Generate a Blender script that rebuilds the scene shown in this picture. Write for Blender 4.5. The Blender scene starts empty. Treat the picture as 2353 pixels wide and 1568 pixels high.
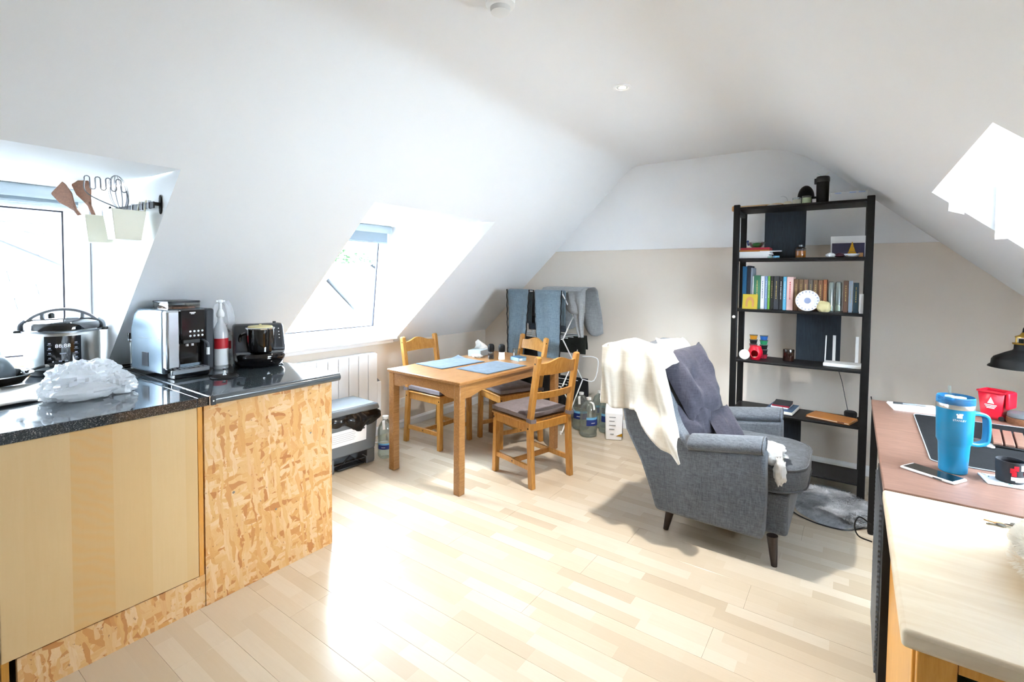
import bpy, bmesh, math, random
from mathutils import Vector, Matrix, noise as mnoise
random.seed(7)
PI = math.pi
scene = bpy.context.scene
COL = scene.collection

# ------------------------------------------------------------ camera, sky, exposure
def setup_camera():
    F, PX, PY, H = 1110.0, 1182.0, 678.0, 1.41
    yaw, pit, rol = math.radians(35.1), math.radians(2.05), math.radians(0.58)
    f = Vector((-math.sin(yaw) * math.cos(pit), math.cos(yaw) * math.cos(pit), -math.sin(pit)))
    r0 = Vector((math.cos(yaw), math.sin(yaw), 0)); u0 = r0.cross(f)
    r = r0 * math.cos(rol) + u0 * math.sin(rol); u = u0 * math.cos(rol) - r0 * math.sin(rol)
    cd = bpy.data.cameras.new('camera'); co = bpy.data.objects.new('camera', cd); COL.objects.link(co)
    m = Matrix((r, u, -f)).transposed().to_4x4(); m.translation = (0, 0, H)
    co.matrix_world = m
    cd.sensor_fit = 'HORIZONTAL'; cd.sensor_width = 36; cd.lens = F / 2353 * 36
    cd.shift_x = (1176.5 - PX) / 2353; cd.shift_y = (PY - 784) / 2353
    cd.clip_start = 0.05; cd.clip_end = 300
    scene.camera = co
setup_camera()
w = bpy.data.worlds.new('overcast_sky'); scene.world = w; w.use_nodes = True
bg = w.node_tree.nodes['Background']; bg.inputs[0].default_value = (0.84, 0.925, 1.0, 1); bg.inputs[1].default_value = 10.5
vs = scene.view_settings
vs.view_transform = 'Standard'; vs.look = 'None'; vs.gamma = 1; vs.use_curve_mapping = False
vs.exposure = 2.6

# ------------------------------------------------------------ helpers
def c(h):
    h = h.lstrip('#'); o = []
    for i in (0, 2, 4):
        v = int(h[i:i + 2], 16) / 255
        o.append(v / 12.92 if v <= .04045 else ((v + .055) / 1.055) ** 2.4)
    return (*o, 1)
MATS = {}
def newmat(name):
    m = bpy.data.materials.new(name); m.use_nodes = True; nt = m.node_tree
    b = nt.nodes['Principled BSDF']; MATS[name] = m
    return m, nt, b
def nd(nt, t, **k):
    n = nt.nodes.new(t)
    for a, v in k.items(): setattr(n, a, v)
    return n
def mth(nt, op, a, b=None):
    n = nd(nt, 'ShaderNodeMath', operation=op)
    for i, v in enumerate((a, b)):
        if v is None: continue
        if isinstance(v, (int, float)): n.inputs[i].default_value = v
        else: nt.links.new(v, n.inputs[i])
    return n.outputs[0]
def mixc(nt, f, a, b, bt='MIX'):
    n = nd(nt, 'ShaderNodeMix', data_type='RGBA', blend_type=bt)
    for i, v in ((0, f), (6, a), (7, b)):
        if isinstance(v, (int, float, tuple)): n.inputs[i].default_value = v
        else: nt.links.new(v, n.inputs[i])
    return n.outputs[2]
def coords(nt, stretch=(1, 1, 1), rot=(0, 0, 0), kind='Object'):
    t = nd(nt, 'ShaderNodeTexCoord'); mp = nd(nt, 'ShaderNodeMapping')
    mp.inputs['Scale'].default_value = stretch; mp.inputs['Rotation'].default_value = rot
    nt.links.new(t.outputs[kind], mp.inputs[0]); return mp.outputs[0]
def noise(nt, co, scale, detail=4, rough=.55, dist=0):
    n = nd(nt, 'ShaderNodeTexNoise'); n.inputs['Scale'].default_value = scale
    n.inputs['Detail'].default_value = detail; n.inputs['Roughness'].default_value = rough
    n.inputs['Distortion'].default_value = dist
    nt.links.new(co, n.inputs['Vector']); return n.outputs[0]
def ramp(nt, f, stops, interp='LINEAR'):
    n = nd(nt, 'ShaderNodeValToRGB'); n.color_ramp.interpolation = interp
    e = n.color_ramp.elements
    while len(e) < len(stops): e.new(.5)
    for i, (p, col) in enumerate(stops): e[i].position = p; e[i].color = col
    nt.links.new(f, n.inputs[0]); return n.outputs[0]
def bumpn(nt, b, h, strength=.2, dist=.002):
    n = nd(nt, 'ShaderNodeBump'); n.inputs['Strength'].default_value = strength; n.inputs['Distance'].default_value = dist
    nt.links.new(h, n.inputs['Height']); nt.links.new(n.outputs[0], b.inputs['Normal'])
def mat(name, col, rough=.5, metal=0, var=.12, vs=18, stretch=(1, 1, 1), bump=0, bs=220, spec=.5, sheen=0, coat=0, col2=None, trans=0, emit=0, sss=0):
    if name in MATS: return MATS[name]
    m, nt, b = newmat(name)
    col = c(col) if isinstance(col, str) else col
    c2 = c(col2) if col2 else tuple(x * .72 for x in col[:3]) + (1,)
    co = coords(nt, stretch)
    f = noise(nt, co, vs)
    f2 = mth(nt, 'MULTIPLY', f, var * 2)
    nt.links.new(mixc(nt, f2, col, c2), b.inputs['Base Color'])
    b.inputs['Roughness'].default_value = rough; b.inputs['Metallic'].default_value = metal
    b.inputs['Specular IOR Level'].default_value = spec
    if sheen: b.inputs['Sheen Weight'].default_value = sheen
    if coat: b.inputs['Coat Weight'].default_value = coat; b.inputs['Coat Roughness'].default_value = .05
    if trans: b.inputs['Transmission Weight'].default_value = trans
    if emit:
        b.inputs['Emission Color'].default_value = col; b.inputs['Emission Strength'].default_value = emit
    if bump: bumpn(nt, b, noise(nt, co, bs, 3), bump)
    return m
def thin_clear(name, tint='#ffffff', refl=.12, rough=.02, milky=0.0, milkcol='#ffffff'):
    m, nt, b = newmat(name); nt.nodes.remove(b)
    out = nt.nodes['Material Output']
    tr = nd(nt, 'ShaderNodeBsdfTransparent'); tr.inputs[0].default_value = c(tint)
    gl = nd(nt, 'ShaderNodeBsdfGlossy'); gl.inputs['Roughness'].default_value = rough
    lw = nd(nt, 'ShaderNodeLayerWeight'); lw.inputs[0].default_value = .25
    f = mth(nt, 'ADD', mth(nt, 'MULTIPLY', lw.outputs['Fresnel'], .55), refl * .3)
    mx = nd(nt, 'ShaderNodeMixShader'); nt.links.new(f, mx.inputs[0])
    nt.links.new(tr.outputs[0], mx.inputs[1]); nt.links.new(gl.outputs[0], mx.inputs[2])
    last = mx
    if milky:
        df = nd(nt, 'ShaderNodeBsdfDiffuse'); df.inputs[0].default_value = c(milkcol)
        m2 = nd(nt, 'ShaderNodeMixShader'); m2.inputs[0].default_value = milky
        nt.links.new(mx.outputs[0], m2.inputs[1]); nt.links.new(df.outputs[0], m2.inputs[2]); last = m2
    nt.links.new(last.outputs[0], out.inputs[0]); return m

class B:
    def __init__(s): s.v = []; s.f = []
    def box(s, x0, x1, y0, y1, z0, z1):
        n = len(s.v)
        s.v += [Vector(p) for p in ((x0,y0,z0),(x1,y0,z0),(x1,y1,z0),(x0,y1,z0),(x0,y0,z1),(x1,y0,z1),(x1,y1,z1),(x0,y1,z1))]
        s.f += [tuple(n + i for i in q) for q in ((3,2,1,0),(4,5,6,7),(0,1,5,4),(1,2,6,5),(2,3,7,6),(3,0,4,7))]
        return s
    def bar(s, p0, p1, w, h, up=(0, 0, 1)):
        p0, p1 = Vector(p0), Vector(p1); d = (p1 - p0).normalized(); up = Vector(up)
        a = d.cross(up)
        if a.length < 1e-4: a = d.cross(Vector((1, 0, 0)))
        a.normalize(); b = a.cross(d); n = len(s.v)
        for p in (p0, p1):
            for i, j in ((-1,-1),(1,-1),(1,1),(-1,1)): s.v.append(p + a * i * w / 2 + b * j * h / 2)
        s.f += [tuple(n + i for i in q) for q in ((0,1,2,3),(7,6,5,4),(1,0,4,5),(2,1,5,6),(3,2,6,7),(0,3,7,4))]
        return s
    def tube(s, pts, r, seg=8, caps=True):
        pts = [Vector(p) for p in pts]; n0 = len(s.v); prev = None
        rs = r if isinstance(r, (list, tuple)) else [r] * len(pts)
        for i, p in enumerate(pts):
            d = (pts[min(i + 1, len(pts) - 1)] - pts[max(i - 1, 0)])
            d = d.normalized() if d.length > 1e-9 else Vector((0, 0, 1))
            if prev is None:
                a = d.cross(Vector((0, 0, 1)))
                if a.length < 1e-3: a = d.cross(Vector((1, 0, 0)))
            else:
                a = prev - d * prev.dot(d)
                if a.length < 1e-5: a = d.cross(Vector((1, 0, 0)))
            a.normalize(); b = d.cross(a); prev = a
            for k in range(seg):
                t = 2 * PI * k / seg; s.v.append(p + (a * math.cos(t) + b * math.sin(t)) * rs[i])
        for i in range(len(pts) - 1):
            for k in range(seg):
                q = n0 + i * seg; s.f.append((q + k, q + (k + 1) % seg, q + seg + (k + 1) % seg, q + seg + k))
        if caps:
            s.f.append(tuple(n0 + k for k in reversed(range(seg))))
            e = n0 + (len(pts) - 1) * seg; s.f.append(tuple(e + k for k in range(seg)))
        return s
    def lathe(s, prof, seg=24, cx=0, cy=0, sx=1, sy=1, closed=False):
        n0 = len(s.v)
        for r, z in prof:
            for k in range(seg):
                t = 2 * PI * k / seg; s.v.append(Vector((cx + r * math.cos(t) * sx, cy + r * math.sin(t) * sy, z)))
        for i in range(len(prof) - 1):
            for k in range(seg):
                q = n0 + i * seg; s.f.append((q + k, q + (k + 1) % seg, q + seg + (k + 1) % seg, q + seg + k))
        if not closed:
            if prof[0][0] > 1e-5: s.f.append(tuple(n0 + k for k in reversed(range(seg))))
            e = n0 + (len(prof) - 1) * seg
            if prof[-1][0] > 1e-5: s.f.append(tuple(e + k for k in range(seg)))
        return s
    def prism(s, poly, ax, a, b):
        # poly: 2D points in the other two axes (order x,y,z without ax)
        n = len(s.v); k = len(poly)
        for t in (a, b):
            for p in poly:
                q = list(p); q.insert(ax, t); s.v.append(Vector(q))
        s.f.append(tuple(n + i for i in range(k))); s.f.append(tuple(n + k + i for i in reversed(range(k))))
        for i in range(k):
            j = (i + 1) % k; s.f.append((n + j, n + i, n + k + i, n + k + j))
        return s
    def grid(s, fn, nu, nv):
        n = len(s.v)
        for i in range(nu + 1):
            for j in range(nv + 1): s.v.append(Vector(fn(i / nu, j / nv)))
        for i in range(nu):
            for j in range(nv):
                a = n + i * (nv + 1) + j; s.f.append((a, a + nv + 1, a + nv + 2, a + 1))
        return s
    def poly(s, pts):
        n = len(s.v); s.v += [Vector(p) for p in pts]; s.f.append(tuple(range(n, n + len(pts)))); return s
    def ball(s, cx, cy, cz, rx, ry=None, rz=None, nu=16, nv=10, fn=None):
        ry = ry or rx; rz = rz or rx; n0 = len(s.v)
        for j in range(1, nv):
            ph = -PI / 2 + PI * j / nv
            for i in range(nu):
                th = 2 * PI * i / nu
                d = Vector((math.cos(ph) * math.cos(th), math.cos(ph) * math.sin(th), math.sin(ph)))
                k = fn(d) if fn else 1
                s.v.append(Vector((cx + d.x * rx * k, cy + d.y * ry * k, cz + d.z * rz * k)))
        b = len(s.v); s.v += [Vector((cx, cy, cz - rz)), Vector((cx, cy, cz + rz))]
        for j in range(nv - 2):
            for i in range(nu):
                a = n0 + j * nu; s.f.append((a + i, a + (i + 1) % nu, a + nu + (i + 1) % nu, a + nu + i))
        for i in range(nu):
            s.f.append((b, n0 + (i + 1) % nu, n0 + i)); e = n0 + (nv - 2) * nu; s.f.append((b + 1, e + i, e + (i + 1) % nu))
        return s
    def xf(s, m, start=0):
        for i in range(start, len(s.v)): s.v[i] = m @ s.v[i]
        return s
    def mesh(s, name, smooth=35):
        me = bpy.data.meshes.new(name); me.from_pydata([tuple(v) for v in s.v], [], s.f)
        bm = bmesh.new(); bm.from_mesh(me); bmesh.ops.recalc_face_normals(bm, faces=bm.faces); bm.to_mesh(me); bm.free()
        if smooth:
            for p in me.polygons: p.use_smooth = True
            me.set_sharp_from_angle(angle=math.radians(smooth))
        return me
    def obj(s, name, m, parent=None, smooth=35, bevel=0, seg=2, solid=0, sub=0, loc=None, rz=None):
        me = s.mesh(name, smooth); me.materials.append(MATS[m] if isinstance(m, str) else m)
        o = bpy.data.objects.new(name, me); COL.objects.link(o)
        if parent: o.parent = parent
        if loc: o.location = loc
        if rz is not None: o.rotation_euler.z = rz
        if solid:
            d = o.modifiers.new('thick', 'SOLIDIFY'); d.thickness = solid; d.offset = 0
        if bevel:
            d = o.modifiers.new('bevel', 'BEVEL'); d.width = bevel; d.segments = seg; d.limit_method = 'ANGLE'; d.angle_limit = math.radians(40)
        if sub:
            d = o.modifiers.new('sub', 'SUBSURF'); d.levels = sub; d.render_levels = sub
        return o
def tag(o, label, cat, group=None):
    o['label'] = label; o['category'] = cat
    if group: o['group'] = group
    return o
def struct(o, label=None):
    o['kind'] = 'structure'
    if label: o['label'] = label
    return o
def thing(name, label, cat, loc=(0, 0, 0), rz=0, group=None, rot=None):
    o = bpy.data.objects.new(name, None); COL.objects.link(o); o.location = loc
    o.rotation_euler = rot if rot else (0, 0, rz); o.empty_display_size = .1
    return tag(o, label, cat, group)
def dup(root, loc, rz=None, label=None, group=None):
    r = root.copy(); COL.objects.link(r); r.location = loc
    if rz is not None: r.rotation_euler = (0, 0, rz)
    if label: r['label'] = label
    if group: r['group'] = group
    for ch in list(root.children):
        k = ch.copy(); COL.objects.link(k); k.parent = r
        for g in list(ch.children):
            d = g.copy(); COL.objects.link(d); d.parent = k
    return r
def lettering(body, size, m, parent, mtx, depth=.0006, name='lettering'):
    cu = bpy.data.curves.new('t', 'FONT'); cu.body = body; cu.size = size; cu.extrude = depth; cu.align_x = 'CENTER'; cu.align_y = 'CENTER'; cu.resolution_u = 2
    to = bpy.data.objects.new('t', cu); COL.objects.link(to)
    me = bpy.data.meshes.new_from_object(to); bpy.data.objects.remove(to)
    me.name = name; me.transform(mtx); me.materials.clear(); me.materials.append(MATS[m])
    o = bpy.data.objects.new(name, me); COL.objects.link(o); o.parent = parent; return o
def frame_mtx(o, xa, ya):
    xa = Vector(xa).normalized(); ya = Vector(ya).normalized(); za = xa.cross(ya)
    m = Matrix((xa, ya, za)).transposed().to_4x4(); m.translation = o; return m
def bend(p0, p1, sag, n=10):
    p0, p1 = Vector(p0), Vector(p1)
    return [p0.lerp(p1, i / n) - Vector((0, 0, sag * 4 * (i / n) * (1 - i / n))) for i in range(n + 1)]
def catmull(pts, n=6):
    P = [Vector(p) for p in pts]; P = [P[0] * 2 - P[1]] + P + [P[-1] * 2 - P[-2]]; out = []
    for i in range(1, len(P) - 2):
        for k in range(n):
            t = k / n; a, b, d, e = P[i - 1:i + 3]
            out.append(.5 * ((2 * b) + (d - a) * t + (2 * a - 5 * b + 4 * d - e) * t * t + (3 * b - a - 3 * d + e) * t ** 3))
    out.append(P[-2]); return out

# ------------------------------------------------------------ materials
mat('plaster_white', 'f1f2f3', .85, var=.03, vs=3, bump=.04, bs=60, spec=.2)
mat('paint_beige', '#e6dcd0', .85, var=.03, vs=3, bump=.03, bs=80, spec=.2)
mat('gloss_white', '#f4f4f4', .3, var=.02, vs=5)
mat('upvc', '#f6f8fb', .22, var=.01, vs=5)
mat('gasket', '#2b2a35', .6)
mat('blind_grey', '#8d9aa3', .75, var=.06, vs=40, bump=.1, bs=500)
mat('blind_case', '#a6b0b6', .45, var=.03)
mat('black_metal', '#151516', .5, var=.1, vs=30, spec=.3)
mat('black_satin', '#121212', .5, var=.1, vs=20, spec=.25)
mat('black_gloss', '#0a0c0e', .06, var=.05, coat=.5)
mat('black_plastic', '#16181a', .4, var=.08)
mat('grey_plastic', '#6c7074', .5, var=.06)
mat('lid_grey', '#8f969c', .45, var=.05)
mat('white_plastic', '#f2f2f0', .35, var=.02)
mat('silver', '#c8cbd0', .22, metal=1, var=.06, vs=6)
mat('steel', '#c9c7c2', .3, metal=1, var=.12, vs=4, stretch=(1, 1, 12))
mat('chrome', '#dfe3e6', .08, metal=1, var=.02)
mat('brass', '#c9a24a', .3, metal=1, var=.06)
mat('mid_grey_metal', '#7d8186', .3, metal=.6, var=.06)
def m_wood(name, a, b, scale=1.0, stretch=(1, 12, 12), rough=.4, knots=.25, coat=.15, spec=.5):
    m, nt, bs = newmat(name)
    co = coords(nt, stretch)
    g = noise(nt, co, 6 * scale, 6, .6, .6); g2 = noise(nt, co, 1.6 * scale, 2, .5, 1.2)
    col = ramp(nt, g, [(.25, c(b)), (.75, c(a))])
    col = mixc(nt, mth(nt, 'MULTIPLY', g2, knots * 1.6), col, tuple(x * .6 for x in c(b)[:3]) + (1,))
    nt.links.new(col, bs.inputs['Base Color']); bs.inputs['Roughness'].default_value = rough
    bs.inputs['Coat Weight'].default_value = coat; bs.inputs['Coat Roughness'].default_value = .2
    bumpn(nt, bs, g, .08, .001); bs.inputs['Specular IOR Level'].default_value = spec; return m
m_wood('table_wood', '#bb8b54', '#8e6030', 1.2, (14, 1.5, 14), .36, .2, .25)
m_wood('chair_wood', '#d6a052', '#b0742c', 1.2, (10, 10, 1.6), .36, .15, .25)
m_wood('orange_wood', '#e3a54a', '#c98528', 1.0, (12, 12, 1.2), .35, .1, .2)
m_wood('pine_top', '#e2d2b8', '#d2ba98', .7, (1.2, 7, 7), .45, .14, .1)
m_wood('brown_top', '#987363', '#7a5a4c', 1.6, (1.6, 7, 7), .42, .3, .1)
m_wood('spatula_wood', '#9a6748', '#73482f', 2, (10, 10, 10), .5, .2, 0)
m_wood('lightwood', '#e2c49a', '#c9a070', 2, (4, 14, 14), .5, .1, 0)
m_wood('dark_laminate', '#1e1e1f', '#131314', 2, (12, 12, 1.5), .5, .1, 0, .25)
m_wood('dark_board', '#39424b', '#272d34', 2, (14, 14, 1), .55, .1, 0, .25)

def m_maple():
    m, nt, b = newmat('maple_veneer')
    co = coords(nt, (1, 1, 1))
    sx = nd(nt, 'ShaderNodeSeparateXYZ'); nt.links.new(co, sx.inputs[0])
    col_i = mth(nt, 'FLOOR', mth(nt, 'MULTIPLY', sx.outputs[1], 8.5)); cmpn = nd(nt, 'ShaderNodeMath', operation='COMPARE'); nt.links.new(col_i, cmpn.inputs[0]); cmpn.inputs[1].default_value = 4; cmpn.inputs[2].default_value = .5
    wn = nd(nt, 'ShaderNodeTexWhiteNoise', noise_dimensions='1D'); nt.links.new(col_i, wn.inputs['W'])
    base = ramp(nt, wn.outputs[0], [(0, c('#cfab75')), (.5, c('#d3b17d')), (1, c('#d7b98a'))])
    co2 = coords(nt, (1, 14, .9)); g = noise(nt, co2, 7, 5, .6, .3)
    base = mixc(nt, mth(nt, 'MULTIPLY', g, .3), base, c('#c49a5e'))
    wv = nd(nt, 'ShaderNodeTexWave', wave_type='BANDS', bands_direction='DIAGONAL'); wv.inputs['Scale'].default_value = 7; wv.inputs['Distortion'].default_value = 6; wv.inputs['Detail'].default_value = 3
    nt.links.new(coords(nt, (0, 1.4, 2.2)), wv.inputs[0])
    sel = mth(nt, 'MULTIPLY', cmpn.outputs[0], mth(nt, 'MULTIPLY', wv.outputs[1], .26))
    nt.links.new(mixc(nt, sel, base, c('#d89e4c')), b.inputs['Base Color']); b.inputs['Roughness'].default_value = .38
m_maple()

def m_osb():
    m, nt, b = newmat('strand_board')
    cols = None; hts = None
    warp = nd(nt, 'ShaderNodeTexNoise'); warp.inputs['Scale'].default_value = 14; warp.inputs['Detail'].default_value = 3
    nt.links.new(coords(nt), warp.inputs['Vector'])
    for i, (rot, st, sc, tone) in enumerate([(.15, (1, 1, .20), 44, 0), (.9, (1, 1, .18), 38, 1), (-.55, (1, 1, .18), 34, 2), (1.5, (1, 1, .24), 48, 1), (-.1, (1, 1, .13), 66, 1)]):
        base = coords(nt, (1, 1, 1), (rot, 0, 0))
        vm = nd(nt, 'ShaderNodeVectorMath', operation='MULTIPLY_ADD'); nt.links.new(warp.outputs['Color'], vm.inputs[0])
        vm.inputs[1].default_value = (.035, .035, .035); nt.links.new(base, vm.inputs[2])
        mp = nd(nt, 'ShaderNodeMapping'); mp.inputs['Scale'].default_value = (st[0], st[1], st[2]); mp.inputs['Location'].default_value = (i * 3.1, i * 1.7, i * .9)
        nt.links.new(vm.outputs[0], mp.inputs[0])
        v = nd(nt, 'ShaderNodeTexVoronoi', feature='F1'); v.inputs['Scale'].default_value = sc; v.inputs['Randomness'].default_value = 1
        nt.links.new(mp.outputs[0], v.inputs['Vector'])
        hs = nd(nt, 'ShaderNodeSeparateColor'); nt.links.new(v.outputs['Color'], hs.inputs[0])
        tones = [(0, c('#b87a42')), (.07, c('#d09c5a')), (.25, c('#d9ad6f')), (.5, c('#dfba84')), (.78, c('#e6caa0')), (.92, c('#d6a263')), (1, c('#b06f38'))]
        cc = ramp(nt, hs.outputs[0], tones)
        gm = nd(nt, 'ShaderNodeMapping'); gm.inputs['Scale'].default_value = (1, 9, .9); nt.links.new(base, gm.inputs[0])
        g = noise(nt, gm.outputs[0], 22, 4, .6, .4)
        cc = mixc(nt, mth(nt, 'MULTIPLY', mth(nt, 'POWER', g, 1.6), .75), cc, c('#c98a46'))
        if cols is None: cols = cc; hts = hs.outputs[1]
        else:
            k = mth(nt, 'GREATER_THAN', hs.outputs[2], .58)
            cols = mixc(nt, k, cols, cc)
            hts = mth(nt, 'ADD', hts, mth(nt, 'MULTIPLY', k, hs.outputs[1]))
    sp = noise(nt, coords(nt), 75, 2, .5)
    dk = mth(nt, 'GREATER_THAN', sp, .70)
    cols = mixc(nt, mth(nt, 'MULTIPLY', dk, .6), cols, c('#7c4a20'))
    nt.links.new(cols, b.inputs['Base Color']); b.inputs['Roughness'].default_value = .55
    bumpn(nt, b, hts, .25, .001)
m_osb()

def m_floor():
    m, nt, b = newmat('maple_laminate')
    g = nd(nt, 'ShaderNodeNewGeometry'); sx = nd(nt, 'ShaderNodeSeparateXYZ'); nt.links.new(g.outputs['Position'], sx.inputs[0])
    row = mth(nt, 'FLOOR', mth(nt, 'DIVIDE', mth(nt, 'ADD', sx.outputs[1], 10.0), .0647))
    wn = nd(nt, 'ShaderNodeTexWhiteNoise', noise_dimensions='1D'); nt.links.new(row, wn.inputs['W'])
    u = mth(nt, 'ADD', mth(nt, 'DIVIDE', sx.outputs[0], .37), mth(nt, 'MULTIPLY', wn.outputs[0], 17.0))
    idx = mth(nt, 'FLOOR', u)
    cv = nd(nt, 'ShaderNodeCombineXYZ'); nt.links.new(row, cv.inputs[0]); nt.links.new(idx, cv.inputs[1])
    w2 = nd(nt, 'ShaderNodeTexWhiteNoise', noise_dimensions='2D'); nt.links.new(cv.outputs[0], w2.inputs['Vector'])
    base = ramp(nt, w2.outputs[0], [(0, c('#c0b09a')), (.25, c('#cabba5')), (.6, c('#cfc1ac')), (1, c('#d7ccba'))])
    cm = nd(nt, 'ShaderNodeCombineXYZ'); nt.links.new(mth(nt, 'MULTIPLY', sx.outputs[0], 1.2), cm.inputs[0]); nt.links.new(mth(nt, 'MULTIPLY', sx.outputs[1], 13), cm.inputs[1]); nt.links.new(w2.outputs[0], cm.inputs[2])
    gr = noise(nt, cm.outputs[0], 7, 6, .62, .5)
    base = mixc(nt, mth(nt, 'MULTIPLY', gr, .26), base, c('#b49b7b'))
    nt.links.new(base, b.inputs['Base Color']); b.inputs['Roughness'].default_value = .2; b.inputs['Specular IOR Level'].default_value = .5
    bumpn(nt, b, gr, .03, .0005)
m_floor()

def m_granite():
    m, nt, b = newmat('dark_granite')
    co = coords(nt); n1 = noise(nt, co, 260, 2, .6); n2 = noise(nt, co, 30, 3, .5)
    col = ramp(nt, n1, [(.42, c('#22282d')), (.58, c('#3a4248')), (.68, c('#7d8384')), (.76, c('#b0ada4'))])
    col = mixc(nt, mth(nt, 'MULTIPLY', n2, .3), col, c('#1b2126'))
    nt.links.new(col, b.inputs['Base Color']); b.inputs['Roughness'].default_value = .07; b.inputs['Coat Weight'].default_value = .4; b.inputs['Coat Roughness'].default_value = .03
m_granite()
def m_fabric(name, a, b_, scale=900, rough=.95, sheen=.2, mel=.5):
    m, nt, b = newmat(name)
    co = coords(nt)
    w1 = noise(nt, coords(nt, (1, 1, .12)), scale * .35, 2, .6); w2 = noise(nt, coords(nt, (.12, .12, 1)), scale * .35, 2, .6)
    big = noise(nt, co, 5, 3)
    f = mth(nt, 'ADD', mth(nt, 'MULTIPLY', mth(nt, 'ADD', w1, w2), mel), mth(nt, 'MULTIPLY', mth(nt, 'SUBTRACT', big, .5), .25))
    nt.links.new(ramp(nt, f, [(.3, c(b_)), (.7, c(a))]), b.inputs['Base Color'])
    b.inputs['Roughness'].default_value = rough; b.inputs['Sheen Weight'].default_value = sheen; b.inputs['Specular IOR Level'].default_value = .2
    bumpn(nt, b, mth(nt, 'ADD', w1, w2), .25, .0008); return m
m_fabric('armchair_grey', '#7b8087', '#4a4f55')
m_fabric('cushion_grey', '#8b8285', '#6e666a', 700)
m_fabric('placemat_blue', '#5f7284', '#3f4f60', 600)
m_fabric('denim_blue', '#7f909c', '#5c6e7b', 700)
m_fabric('towel_grey', '#a2a4a5', '#85888a', 500)
m_fabric('black_cloth', '#1d1e20', '#0c0d0e', 600)
m_fabric('dark_green_cloth', '#262a24', '#12140f', 600)
m_fabric('slate_cloth', '#4f5963', '#343c45', 600)
m_fabric('charcoal_cotton', '#504e57', '#3a3842', 500, .85, .1, .5)
m_fabric('cream_fleece', '#e4dfd3', '#d5cdbf', 300, 1, .5)
m_fabric('white_cotton', '#eeedea', '#dddbd6', 400)
m_fabric('linen_towel', '#c6bfb9', '#a8a09b', 600)
m_fabric('mat_black', '#1c1d20', '#0f1011', 400, .9, 0)
m_fabric('fur_white', '#efe8da', '#d8cdb9', 160, 1, .5)
thin_clear('window_glass', '#f6fbff', .1, .0)
thin_clear('clear_plastic', '#e3ece8', .25, .06, .06)
thin_clear('clear_glass', '#f2f4f2', .3, .02)
thin_clear('bag_film', '#ffffff', .35, .16, .5, '#f4f6f8')
thin_clear('water', '#dfe9e4', .2, .02, .03)
thin_clear('smoke_glass', '#8c7d6c', .3, .03)
for n_, h_, r_ in [('tumbler_blue', '#067aa6', .32), ('red_plastic', '#d8132f', .35), ('dark_red', '#9c1a2e', .5), ('label_navy', '#17307a', .5),
                   ('label_sky', '#6fb4dd', .5), ('label_red', '#c8262e', .5), ('paper', '#f3f3f3', .8), ('ink', '#2b2b2f', .7), ('ink_grey', '#8b8e98', .8),
                   ('cup_cream', '#e6e1cc', .4), ('leather_tan', '#b0702f', .5), ('wax_amber', '#c8761c', .35), ('wax_cream', '#efe6cf', .4), ('wax_green', '#c4cf9a', .45),
                   ('stone_cream', '#e8dca6', .6), ('copper', '#b06a52', .4), ('china', '#f4f5f8', .15), ('china_blue', '#9aa6c6', .2), ('gold', '#b98a1e', .35),
                   ('board_tan', '#c8935a', .6), ('pan_grey', '#5d666c', .35), ('aqua', '#bfe3da', .3), ('phone_glass', '#6b6a5e', .12), ('phone_screen', '#0d3a44', .1),
                   ('mint', '#d7ecea', .3), ('lime_green', '#7cbf3a', .5), ('key_silver', '#8f8b80', .35), ('pale_blue_box', '#9dc3dc', .5), ('deep_blue_box', '#3f6d92', .5)]:
    mat(n_, h_, r_, var=.06, metal=(1 if n_ == 'key_silver' else .6 if n_ in ('gold', 'copper') else 0))

# ------------------------------------------------------------ room shell
XW, YB, Y0, XR = -3.42, 4.30, -2.20, 1.35
ZK, ZC, XCL, XCR, ZT = .815, 2.444, -1.698, -.422, 1.85
KL = (ZC - ZK) / (XCL - XW); KR = -.868
ZKR = ZC + KR * (XR - XCR)
def xl(z): return XW + (z - ZK) / KL
def xr(z): return XCR + (z - ZC) / KR
def slab(b, pts, n, t):
    k = len(b.v); q = [Vector(p) for p in pts]; n = Vector(n).normalized() * t; m = len(q)
    b.v += q + [p + n for p in q]
    b.f.append(tuple(range(k, k + m))); b.f.append(tuple(k + m + i for i in reversed(range(m))))
    for i in range(m):
        j = (i + 1) % m; b.f.append((k + j, k + i, k + m + i, k + m + j))
    return b
NL = Vector((-(ZC - ZK), 0, XCL - XW)); NR = Vector((.868, 0, 1))

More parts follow.
